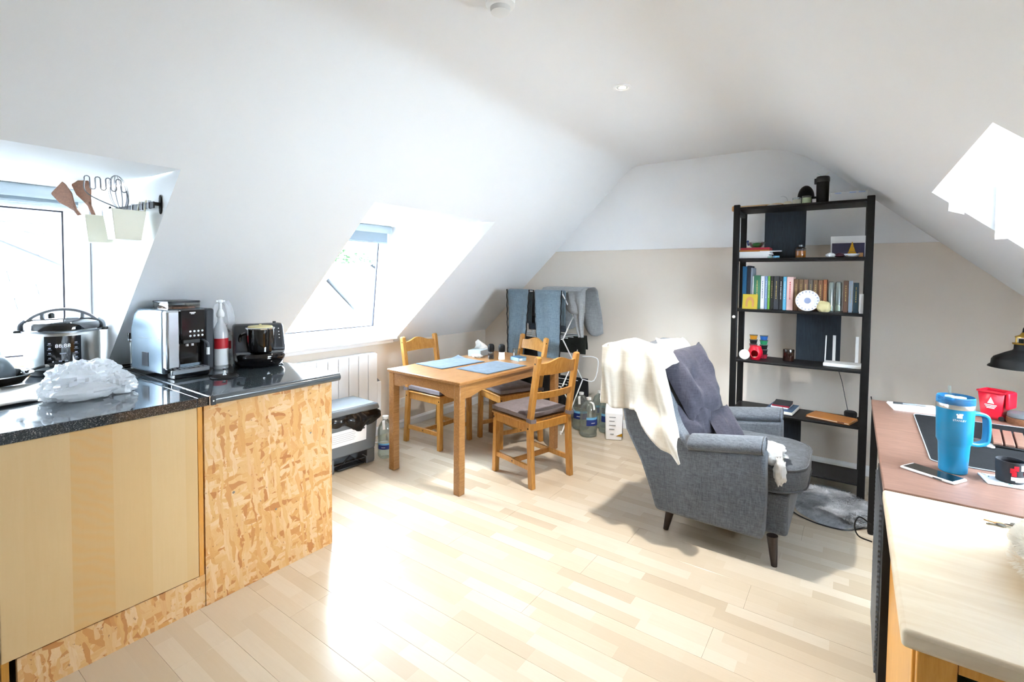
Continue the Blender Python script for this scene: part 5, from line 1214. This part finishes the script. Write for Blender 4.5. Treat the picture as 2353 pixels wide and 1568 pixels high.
# fifth shelf
t = thing('blue_book', 'blue hardback lying under the notebooks on the fifth shelf', 'book', (-.40, 3.96, T[4]), math.radians(-6)); B().box(-.085, .085, -.12, .12, 0, .028).obj('cover', mat('book_blue', '#3c5c80', .5, var=.3, vs=12), t, bevel=.002); B().box(-.082, .087, -.121, .118, .004, .024).obj('pages', 'book_pages', t, smooth=0)
for k, (m, lab) in enumerate((('paper', 'white notebook at the bottom of the small notebook pile'), ('dark_red', 'thin brown notebook in the middle of the small pile'), ('ink', 'dark notebook on top of the small pile'))): tag(B().box(-.055, .055, -.075, .075, 0, .010).obj('small_notebook', m, None, bevel=.002, loc=(-.405 + .004 * k, 3.97, T[4] + .0285 + k * .0105), rz=-.12 + .05 * k), lab, 'notebook')
lf = thing('leather_folder', 'tan leather folder lying on the fifth shelf', 'folder', (-.10, 3.925, T[4]), math.radians(-16)); B().box(-.13, .13, -.085, .085, .0, .006).obj('back_cover', 'leather_tan', lf, bevel=.002); B().box(-.128, .128, -.084, .084, .0062, .016).obj('front_cover', 'leather_tan', lf, bevel=.004); B().box(-.12, .125, -.0855, -.07, .006, .0085).obj('pages', 'book_pages', lf, smooth=0); B().box(.06, .10, -.0858, -.0842, .005, .014).obj('loop', 'spatula_wood', lf, smooth=0)
sp = thing('smart_speaker', 'round black speaker on the fifth shelf', 'speaker', (.005, 4.045, T[4])); B().lathe([(0, 0), (.034, 0), (.038, .006), (.038, .034), (.034, .041), (0, .042)], 28).obj('case', 'black_cloth', sp); B().lathe([(.030, .0415), (.032, .0425), (.030, .0435), (0, .043)], 28).obj('top', 'black_satin', sp)
tag(B().tube(catmull([(-.01, 4.085, T[4] + .03), (-.03, 4.13, T[4] + .12), (-.05, 4.14, T[4] + .22), (-.075, 4.135, T[3] - .05), (-.08, 4.135, T[3] + .01)]), .0022, 6).obj('speaker_cable', 'black_plastic'), 'thin black cable running up from the round speaker', 'cable')
# sheepskin rug
rg = thing('sheepskin_rug', 'round grey long-pile rug in front of the bookcase', 'rug', (-.06, 3.58, 0))
m, nt, bb = newmat('rug_grey'); f = noise(nt, coords(nt), 14, 5, .65, .8); nt.links.new(ramp(nt, f, [(.3, c('#85888d')), (.5, c('#a5a8ac')), (.7, c('#cfd1d3'))]), bb.inputs['Base Color']); bb.inputs['Roughness'].default_value = .95; bb.inputs['Sheen Weight'].default_value = .4
def rug_r(a): return 1 + .05 * math.sin(3 * a + 1) + .03 * math.sin(7 * a)
b = B(); n = 48
b.v = [Vector((0, 0, .012))] + [Vector((.235 * rug_r(2 * PI * k / n) * math.cos(2 * PI * k / n), .305 * rug_r(2 * PI * k / n) * math.sin(2 * PI * k / n), .004)) for k in range(n)]
b.f = [(0, 1 + k, 1 + (k + 1) % n) for k in range(n)]; b.obj('rug_base', 'rug_grey', rg)
b = B(); rr = random.Random(4)
for i in range(7000):
    a = rr.uniform(0, 2 * PI); q = math.sqrt(rr.random()); x, y = .235 * q * rug_r(a) * math.cos(a), .305 * q * rug_r(a) * math.sin(a)
    fl2 = mnoise.noise(Vector((x * 6, y * 6, 2))) * 4 + rr.gauss(0, .5); L = rr.uniform(.018, .032); d = Vector((math.cos(fl2), math.sin(fl2), 0)); s = Vector((-d.y, d.x, 0)) * .0022; p = Vector((x, y, .004))
    e_ = p + d * L * .8 + Vector((0, 0, L * .45)); b.poly([p - s, p + s, e_ + s * .3, e_ - s * .3])
o = b.obj('rug_pile', 'rug_grey', rg, smooth=0); o['kind'] = 'stuff'

# ------------------------------------------------------------ desk
dk = thing('desk', 'brown topped desk with black metal frame under the right dormer', 'desk', (0, 0, 0))
B().box(.096, .80, 1.925, 3.342, .726, .75).obj('desktop', 'brown_top', dk, bevel=.003)
for x in (.115, .77):
    for y in (1.955, 3.315): B().box(x - .016, x + .016, y - .016, y + .016, .012, .726).obj('leg', 'black_metal', dk, bevel=.002); B().lathe([(0, 0), (.014, 0), (.014, .008), (.006, .013)], 12, x, y).obj('foot', 'black_plastic', dk)
for y in (1.955, 3.315):
    B().box(.131, .754, y - .012, y + .012, .69, .726).obj('end_rail', 'black_metal', dk, smooth=0); B().box(.131, .754, y - .01, y + .01, .10, .125).obj('low_rail', 'black_metal', dk, smooth=0)
B().box(.105, .125, 1.971, 3.299, .695, .725).obj('front_rail', 'black_metal', dk, smooth=0)
B().box(.76, .78, 1.971, 3.299, .35, .38).obj('back_rail', 'black_metal', dk, smooth=0)
for s in ((.115, 3.299, .16), ): slab(B(), [(.131, 3.305, .126), (.20, 3.305, .126), (.131, 3.305, .2)], (0, 1, 0), .012).obj('gusset', 'black_metal', dk, smooth=0)
# slotted black metal drawer tower below the near end of the desk
du = thing('metal_drawers', 'black slotted metal drawer tower under the near end of the desk', 'drawer unit', (.10, 2.0, 0))
B().box(.0, .34, .01, .42, .03, .68).obj('case', 'black_metal', du, bevel=.004)
for k in range(34): B().box(-.008, .001, .03 + .0, .40, .07 + k * .0175, .078 + k * .0175).obj('slot_rib', 'mid_grey_metal', du, smooth=0)
for k in range(26):
    B().box(.03, .30, .004, .0115, .08 + k * .022, .086 + k * .022).obj('front_slot', 'grey_plastic', du, smooth=0)
for x in (.03, .31):
    for y in (.05, .38): B().lathe([(0, 0), (.015, 0), (.015, .03), (.01, .031)], 12, x, y).obj('foot', 'black_plastic', du)
tag(B().tube(catmull([(.085, 2.42, .42), (.045, 2.42, .44), (.03, 2.42, .40), (.045, 2.42, .36), (.09, 2.42, .35)]), .003, 6).obj('cable_loop', 'black_plastic'), 'small black cable loop hanging beside the desk leg', 'cable')
tag(B().tube(catmull([(-.28, 3.36, .006), (-.22, 3.30, .006), (-.12, 3.26, .006), (0, 3.27, .006), (.08, 3.36, .006), (.16, 3.5, .006), (.15, 3.75, .02), (.13, 3.95, .2), (.14, 4.1, .45), (.12, 4.2, .6)]), .0035, 6).obj('floor_cable', 'black_plastic'), 'black cable curving along the edge of the sheepskin rug', 'cable')

# ------------------------------------------------------------ pine trolley
pt = thing('pine_cabinet', 'pale pine topped kitchen trolley with orange wood sides', 'cabinet', (0, 0, 0))
B().box(.093, .80, 1.16, 1.915, .714, .75).obj('worktop', 'pine_top', pt, bevel=.008, seg=3)
for x in (.117, .75): B().box(x, x + .02, 1.245, 1.885, .06, .714).obj('side_panel', 'orange_wood', pt, bevel=.002)
B().box(.122, .182, 1.215, 1.238, .06, .714).obj('stile', 'orange_wood', pt, bevel=.002); B().box(.71, .77, 1.215, 1.238, .06, .714).obj('stile', 'orange_wood', pt, bevel=.002)
B().box(.183, .709, 1.217, 1.238, .665, .714).obj('top_rail', 'orange_wood', pt, bevel=.001); B().box(.183, .709, 1.217, 1.238, .06, .10).obj('bottom_rail', 'orange_wood', pt, smooth=0)
B().box(.137, .75, 1.25, 1.86, .38, .398).obj('inner_shelf', 'orange_wood', pt, smooth=0); B().box(.137, .75, 1.24, 1.88, .06, .078).obj('bottom_board', 'orange_wood', pt, smooth=0); B().box(.137, .75, 1.868, 1.882, .078, .714).obj('back_board', 'orange_wood', pt, smooth=0)
for x in (.14, .73):
    for y in (1.26, 1.86): B().lathe([(0, 0), (.02, 0), (.02, .058), (.012, .06)], 12, x, y).obj('castor', 'black_plastic', pt)
tag(B().ball(0, 0, .11, .16, .14, .12, 24, 16, lambda d: crumple(d, 1.8, .3, 2)).obj('dark_cloth_bundle', mat('leaf_print', '#2c3630', .8, var=.5, vs=30, col2='#5f7a58'), None, smooth=40, loc=(.36, 1.50, .412)), 'dark patterned cloth bundle inside the pine trolley', 'cloth')
# ------------------------------------------------------------ things on the desk
tm_ = thing('tumbler', 'large blue insulated tumbler with handle and straw', 'tumbler', (.300, 2.245, .75), math.radians(30))
B().lathe([(0, 0), (.036, 0), (.0385, .003), (.0425, .095), (.044, .102), (.0485, .112), (.0515, .225)], 40).obj('body', 'tumbler_blue', tm_)
B().lathe([(.0518, .225), (.052, .228), (.052, .239), (.051, .241)], 40, closed=True).obj('steel_band', 'steel', tm_)
thin_clear('lid_blue', '#8fc4e0', .25, .08, .35, '#3f8fc0')
B().lathe([(.0515, .240), (.052, .242), (.052, .262), (.0495, .265), (.049, .252), (.0, .252)], 40).obj('lid', 'lid_blue', tm_)
B().bar((-.03, .0, .262), (.03, 0, .257), .016, .008).obj('lid_slider', 'mint', tm_, bevel=.002); B().lathe([(.013, .252), (.013, .266), (0, .268)], 14, -.02, 0).obj('straw_collar', 'mint', tm_)
B().tube([(-.018, 0, .25), (-.022, 0, .30)], .0045, 8).obj('straw', 'clear_plastic', tm_)
hd = catmull([(.044, 0, .205), (.075, 0, .205), (.098, 0, .195), (.104, 0, .17), (.104, 0, .125), (.098, 0, .105), (.075, 0, .097), (.044, 0, .10)], 5); b = B()
n0 = len(hd)
for p in hd:
    for dy, dr in ((-.013, -.007), (.013, -.007), (.013, .007), (-.013, .007)): b.v.append(Vector((p.x, dy, p.z)))
for i, p in enumerate(hd):
    d = (hd[min(i + 1, n0 - 1)] - hd[max(i - 1, 0)]).normalized(); nn = Vector((-d.z, 0, d.x))
    for k, s in enumerate((-1, -1, 1, 1)): b.v[i * 4 + k] += nn * s * .0065
for i in range(n0 - 1):
    for k in range(4): q = i * 4; b.f.append((q + k, q + (k + 1) % 4, q + 4 + (k + 1) % 4, q + 4 + k))
b.obj('handle', 'tumbler_blue', tm_, bevel=.004, smooth=60)
lm = math.radians(-118)
def on_t(a, z, r=.0515): return frame_mtx((r * math.cos(a), r * math.sin(a), z), (-math.sin(a), math.cos(a), 0), (.02 * math.cos(a), .02 * math.sin(a), 1))
al = math.radians(-30 - 84)
lettering('STANLEY', .0085, 'paper', tm_, on_t(al, .190, .0505), name='lettering')
b = B().box(-.007, .007, -.006, .006, 0, .0008).box(-.002, .009, .005, .010, 0, .0008).box(-.009, -.004, .004, .009, 0, .0008); b.xf(on_t(al, .204, .051)).obj('emblem', 'paper', tm_, smooth=0)
ph = thing('smartphone', 'smartphone with a white case lying on the desk edge', 'phone', (.238, 2.162, .75), math.radians(-32))
B().box(-.079, .079, -.039, .039, 0, .009).obj('case', 'white_plastic', ph, bevel=.006, seg=3); B().box(-.072, .072, -.034, .034, .0088, .0096).obj('screen_glass', 'black_gloss', ph, bevel=.0004); B().box(.02, .045, -.0396, -.0386, .003, .006).obj('side_button', 'ink', ph, smooth=0)
np_ = thing('notepad', 'white writing pad near the back edge of the desk', 'notepad', (.272, 3.232, .75), math.radians(8)); 
for k in range(3): B().box(-.10 + .002 * k, .10, -.085, .085 - .003 * k, k * .0035, k * .0035 + .003).obj('sheet', 'paper', np_, bevel=.0005)
pn = thing('pen', 'black ballpoint pen lying on the writing pad', 'pen', (.262, 3.262, .7608), math.radians(9)); B().tube([(-.07, 0, .0046), (.055, 0, .0046), (.07, 0, .0046)], [.0045, .0045, .0012], 10).obj('barrel', 'mid_grey_metal', pn); B().tube([(-.075, 0, .0046), (-.035, 0, .0046)], .0052, 10).obj('cap', 'black_plastic', pn)
dm = thing('desk_mat', 'black desk mat with a pale stitched edge', 'desk mat', (0, 0, .7505))
o_ = []
for cx, cy, a0 in ((.76, 3.07, 0), (.285, 3.07, PI / 2), (.275, 2.345, PI), (.76, 2.345, 3 * PI / 2)):
    for k in range(6): a = a0 + PI / 2 * k / 5; o_.append((cx + .025 * math.cos(a), cy + .025 * math.sin(a)))
B().prism(o_, 2, 0, .003).obj('mat', 'mat_black', dm, smooth=0); B().tube([(x, y, .0022) for x, y in o_] + [(*o_[0], .0022)], .0022, 6).obj('stitched_edge', 'blind_case', dm)
ct = thing('coaster_tray', 'white patterned tray at the right front of the desk', 'tray', (.455, 2.225, .75), math.radians(6)); B().box(-.085, .085, -.05, .05, 0, .006).obj('tray', 'paper', ct, bevel=.003)
b = B(); rr = random.Random(3)
for k in range(26): x, y = rr.uniform(-.075, .075), rr.uniform(-.042, .042); b.bar((x, y, .0063), (x + rr.uniform(-.02, .02), y + rr.uniform(-.015, .015), .0063), .003, .0006)
b.obj('leaf_pattern', mat('teal_ink', '#5f8f88', .6), ct, smooth=0)
cp = thing('patterned_pot', 'small black and white patterned pot with red strawberries', 'pot', (.438, 2.228, .7565), math.radians(15))
B().lathe([(0, 0), (.033, 0), (.034, .003), (.036, .07), (.034, .07), (.032, .006), (0, .006)], 30).obj('pot', 'ink', cp)
def spot(a0, z0, w_, h_, m, nm):
    B().grid(lambda u, v: (.0362 * math.cos(a0 + (u - .5) * w_), .0362 * math.sin(a0 + (u - .5) * w_), z0 + h_ * v), 5, 1).obj(nm, m, cp)
for k, (a, z, w_, h_) in enumerate(((-1.0, .045, .5, .018), (-.6, .02, .4, .022), (-1.3, .008, .7, .016), (-.4, .05, .3, .012), (-.2, .02, .3, .03), (-1.75, .012, .4, .012))): spot(a, z, w_, h_, 'paper', 'white_motif')
for a, z in ((-1.85, .036), (-1.6, .044), (-1.75, .026), (-.8, .03)): spot(a, z, .34, .016, 'red_plastic', 'red_motif')
B().tube(catmull([(.03, .008, .055), (.05, .012, .05), (.05, .012, .022), (.03, .008, .015)]), .005, 8).obj('handle', 'label_navy', cp)
rbn = thing('mini_wheelie_bin', 'small red wheelie bin pen holder at the back of the desk', 'pen holder', (.575, 3.245, .75), math.radians(-30))
b = frust(.036, .034, .012, .047, .045, .135); b.f.pop(1); b.obj('bin_body', 'red_plastic', rbn, solid=.003)
for s in (-1, 1): B().box(s * .048 - .004, s * .048 + .004, -.05, .05, .130, .138).obj('rim', 'red_plastic', rbn, smooth=0); B().box(-.052, .052, s * .046 - .004, s * .046 + .004, .130, .138).obj('rim', 'red_plastic', rbn, smooth=0)
B().box(.05, .066, -.04, .04, .06, .138).obj('open_lid', 'red_plastic', rbn, bevel=.006)
for y in (-.032, .032): B().tube([(.038, y - .004, .011), (.038, y + .004, .011)], .011, 14).obj('wheel', 'black_plastic', rbn)
B().box(-.035, .035, -.03, .03, 0, .013).obj('base', 'red_plastic', rbn, bevel=.004)
b = B().prism([(-.012, .078), (.012, .078), (0, .108)], 1, -.0445, -.0405)
for k in range(3): b.box(-.022 + .004 * k, .022 - .004 * k, -.0435, -.0395, .068 - k * .007, .0715 - k * .007)
b.obj('white_emblem', 'paper', rbn, smooth=0)
kb = thing('slatted_tray', 'dark brown ridged tray on the desk mat', 'tray', (.585, 2.78, .754), math.radians(-8)); B().box(-.10, .15, -.13, .13, 0, .008).obj('base', 'black_plastic', kb, bevel=.003)
for k in range(7): B().box(-.095 + k * .034, -.067 + k * .034, -.125, .125, .008, .018).obj('slat', 'brown_top', kb, bevel=.002)
mo = thing('computer_mouse', 'flat silver mouse behind the blue tumbler', 'mouse', (.435, 2.665, .754), math.radians(-50)); b = B().ball(0, 0, .002, .055, .03, .02, 22, 14); b.v = [Vector((p.x, p.y, max(p.z, 0))) for p in b.v]; b.obj('shell', 'silver', mo, smooth=60)
hc = thing('round_case', 'grey and brown round case behind the red bin', 'case', (.66, 3.19, .75)); B().lathe([(0, 0), (.05, 0), (.054, .006), (.054, .028), (.05, .03)], 28).obj('lower', 'spatula_wood', hc); B().lathe([(.05, .03), (.053, .034), (.05, .052), (.03, .056), (0, .056)], 28).obj('lid', 'grey_plastic', hc)
pe = thing('red_pennant', 'dark red printed card leaning at the back of the desk', 'card', (.735, 3.12, .75), math.radians(-38)); mt = Matrix.Rotation(-.25, 4, 'X') @ Matrix.Rotation(.45, 4, 'Y'); B().box(-.03, .05, 0, .004, .0, .16).xf(Matrix.Translation((0, 0, .018)) @ mt).obj('card', 'dark_red', pe, smooth=0); b = B()
for k in range(4): b.box(-.015, .03, -.0012, 0, .04 + k * .018, .047 + k * .018)
b.xf(Matrix.Translation((0, 0, .018)) @ mt).obj('print', 'paper', pe, smooth=0)
# lamp
lp = thing('desk_lamp', 'black metal desk lamp with brass fittings', 'lamp', (.80, 3.25, .75) if False else (.76, 3.30, .75))
ax, ay = -.09, -.015
b = B().lathe([(.122, .25), (.118, .256), (.110, .262), (.108, .285), (.10, .298), (.06, .322), (.036, .334), (.032, .34), (.031, .362), (.030, .362)], 40, ax, ay); b.f = b.f[:-2] if False else b.f
bs_ = B().lathe([(.122, .25), (.118, .256), (.110, .262), (.108, .285), (.10, .298), (.06, .322), (.036, .334), (.032, .34), (.031, .365), (.0, .366)], 40, ax, ay); bs_.f = [f for f in bs_.f if len(f) == 4 or min(bs_.v[i].z for i in f) > .26]; bs_.obj('shade', 'black_satin', lp, smooth=50)
bi = B().lathe([(.120, .2505), (.107, .262), (.105, .284), (.097, .296), (.058, .32), (0, .325)], 40, ax, ay); bi.f = [f for f in bi.f if len(f) == 4 or min(bi.v[i].z for i in f) > .26]; bi.obj('inner_shade', 'white_plastic', lp, smooth=50)
B().lathe([(.036, .364), (.038, .367), (.038, .371), (0, .372)], 24, ax, ay).obj('brass_collar', 'brass', lp)
for k in range(3): a = 2 * PI * k / 3 + .5; B().bar((ax + .026 * math.cos(a), ay + .026 * math.sin(a), .37), (ax + .026 * math.cos(a), ay + .026 * math.sin(a), .40), .010, .004).obj('brass_cage', 'brass', lp)
B().lathe([(.016, .37), (.016, .39), (0, .391)], 16, ax, ay).obj('socket', 'dark_green_cloth', lp); B().lathe([(.03, .398), (.03, .402), (.014, .41), (.008, .42), (0, .425)], 20, ax, ay).obj('brass_cap', 'brass', lp)
B().ball(ax, ay, .285, .028, .028, .034).obj('bulb', 'white_plastic', lp)
B().tube(catmull([(ax, ay, .42), (ax + .02, ay + .01, .45), (.05, 0, .46), (.12, .01, .40), (.14, .01, .2), (.14, .01, .02)]), .007, 8).obj('stem', 'black_satin', lp); B().lathe([(0, 0), (.07, 0), (.072, .01), (.03, .02), (.008, .025)], 28, .14, .01).obj('base', 'black_satin', lp)
# on the pine trolley
ky = thing('key_bunch', 'bunch of tarnished keys on the pine top', 'keys', (.362, 1.822, .75), math.radians(10))
B().lathe([(.010, .001), (.012, .0025), (.010, .004)], 16, closed=True).obj('key_ring', 'key_silver', ky)
for k, a in enumerate((2.7, 3.3, -.3, .5)):
    b = B().lathe([(0, 0), (.011, 0), (.011, .002), (0, .002)], 14, .018, 0).box(.026, .05, -.0025, .0025, 0, .002).box(.04, .044, -.005, 0, 0, .002); b.xf(Matrix.Translation((0, 0, .0012 * k)) @ Matrix.Rotation(a, 4, 'Z')).obj('key', 'key_silver' if k % 2 else 'board_tan', ky)
fc = thing('fluffy_cushion', 'cream fluffy round cushion on the pine top', 'cushion', (.53, 1.545, .75))
b = B().ball(0, 0, .06, .215, .215, .06, 40, 22, lambda d: 1 + .03 * mnoise.noise(d * 6)); b.v = [Vector((p.x, p.y, max(p.z, .003))) for p in b.v]; b.obj('cushion_body', 'fur_white', fc, smooth=80)
b = B(); rr = random.Random(8)
for i in range(16000):
    d = Vector((rr.gauss(0, 1), rr.gauss(0, 1), abs(rr.gauss(0, 1)) * .9)).normalized(); p = Vector((d.x * .214, d.y * .214, .06 + d.z * .06 - (.04 if rr.random() < .3 else 0)))
    p.z = max(p.z, .006); fl2 = mnoise.noise(Vector((p.x * 9, p.y * 9, 1))) * 3; g_ = (d + Vector((math.cos(fl2), math.sin(fl2), -.2)) * .7).normalized() * .012; s = g_.cross(Vector((0, 0, 1))).normalized() * .0012; e_ = p + g_; e_.z = max(e_.z, .003); b.poly([p - s, p + s, e_ + s * .3, e_ - s * .3])
o = b.obj('fur', 'fur_white', fc, smooth=0); o['kind'] = 'stuff'
# ------------------------------------------------------------ paper on the dormer cheek, tape
pa = thing('pinned_letter', 'printed sheet taped to the right dormer cheek curling away', 'paper', (.60, R1 - .004, 1.60))
def curl(u, v): return (-.10 + .21 * u, -.002 - .03 * max(0, .5 - u) * (1 - v * .4) * 1.6, .01 * u + .297 * v * (1 - .20 * (1 - u)))
B().grid(curl, 14, 10).obj('sheet', 'paper', pa, smooth=80); b = B()
for k in range(11):
    v = .82 - k * .045 - (.05 if k > 4 else 0) ; a = Vector(curl(.34, v)); d = Vector(curl(.95, v)); b.bar(a + Vector((0, -.003, 0)), d + Vector((0, -.003, 0)), .0004, .0028, (0, 0, 1)); a2 = Vector(curl(.13, v)); d2 = Vector(curl(.27, v)); b.bar(a2 + Vector((0, -.004, 0)), d2 + Vector((0, -.004, 0)), .0004, .0028, (0, 0, 1))
b.obj('printed_lines', 'ink_grey', pa, smooth=0)
tag(B().grid(lambda u, v: (.345 + .055 * u, R1 - .006 - .012 * math.sin(PI * v) - .004, 1.765 - .02 * u + (v - .5) * .055), 6, 8).obj('paper_tab', 'paper', None, smooth=80), 'small white paper tab stuck to the dormer edge', 'paper')
# ------------------------------------------------------------ ceiling fittings
def downlight(x, y, label, power):
    t = thing('downlight', label, 'light', (x, y, ZC)); z = -.002
    B().lathe([(.030, z), (.034, z - .004), (.044, z - .005), (.047, z - .001), (.047, z + .002)], 32, closed=True).obj('trim_ring', 'gloss_white', t)
    B().lathe([(.0305, z - .002), (.03, z + .004), (.02, z + .006), (0, z + .006)], 28).obj('reflector', 'chrome', t)
    m = mat('lamp_glow', '#fff3df', .4, var=0, emit=14); B().lathe([(0, z - .002), (.019, z - .002), (.019, z + .003), (0, z + .003)], 24).obj('lamp', m, t)
    ld = bpy.data.lights.new('downlight_beam', 'SPOT'); ld.energy = power; ld.spot_size = math.radians(120); ld.spot_blend = .8; ld.shadow_soft_size = .045; ld.color = (1, .96, .90)
    lo = bpy.data.objects.new('downlight_beam', ld); COL.objects.link(lo); lo.parent = t; lo.location = (0, 0, -.02)
downlight(-1.054, 2.492, 'recessed downlight switched on in the flat ceiling over the dining side', 42)
sd = thing('smoke_alarm', 'round white smoke alarm on the ceiling near the kitchen', 'smoke alarm', (-1.11, 1.47, ZC)); B().lathe([(.055, .002), (.055, -.018), (.05, -.024), (.04, -.028)], 32).obj('base', 'white_plastic', sd); B().lathe([(.038, -.026), (.036, -.045), (.025, -.052), (0, -.053)], 28).obj('cover', 'white_plastic', sd)

# put every thing's Empty at its base
bpy.context.view_layer.update()
for o in list(COL.objects):
    if o.type == 'EMPTY' and o.parent is None and o.location.length < 1e-6 and o.children:
        pts = [ch.matrix_world @ Vector(q) for ch in o.children if ch.type == 'MESH' for q in ch.bound_box]
        if not pts: continue
        bs3 = Vector(((min(p.x for p in pts) + max(p.x for p in pts)) / 2, (min(p.y for p in pts) + max(p.y for p in pts)) / 2, min(p.z for p in pts)))
        o.location = bs3
        for ch in o.children: ch.location = ch.location - bs3
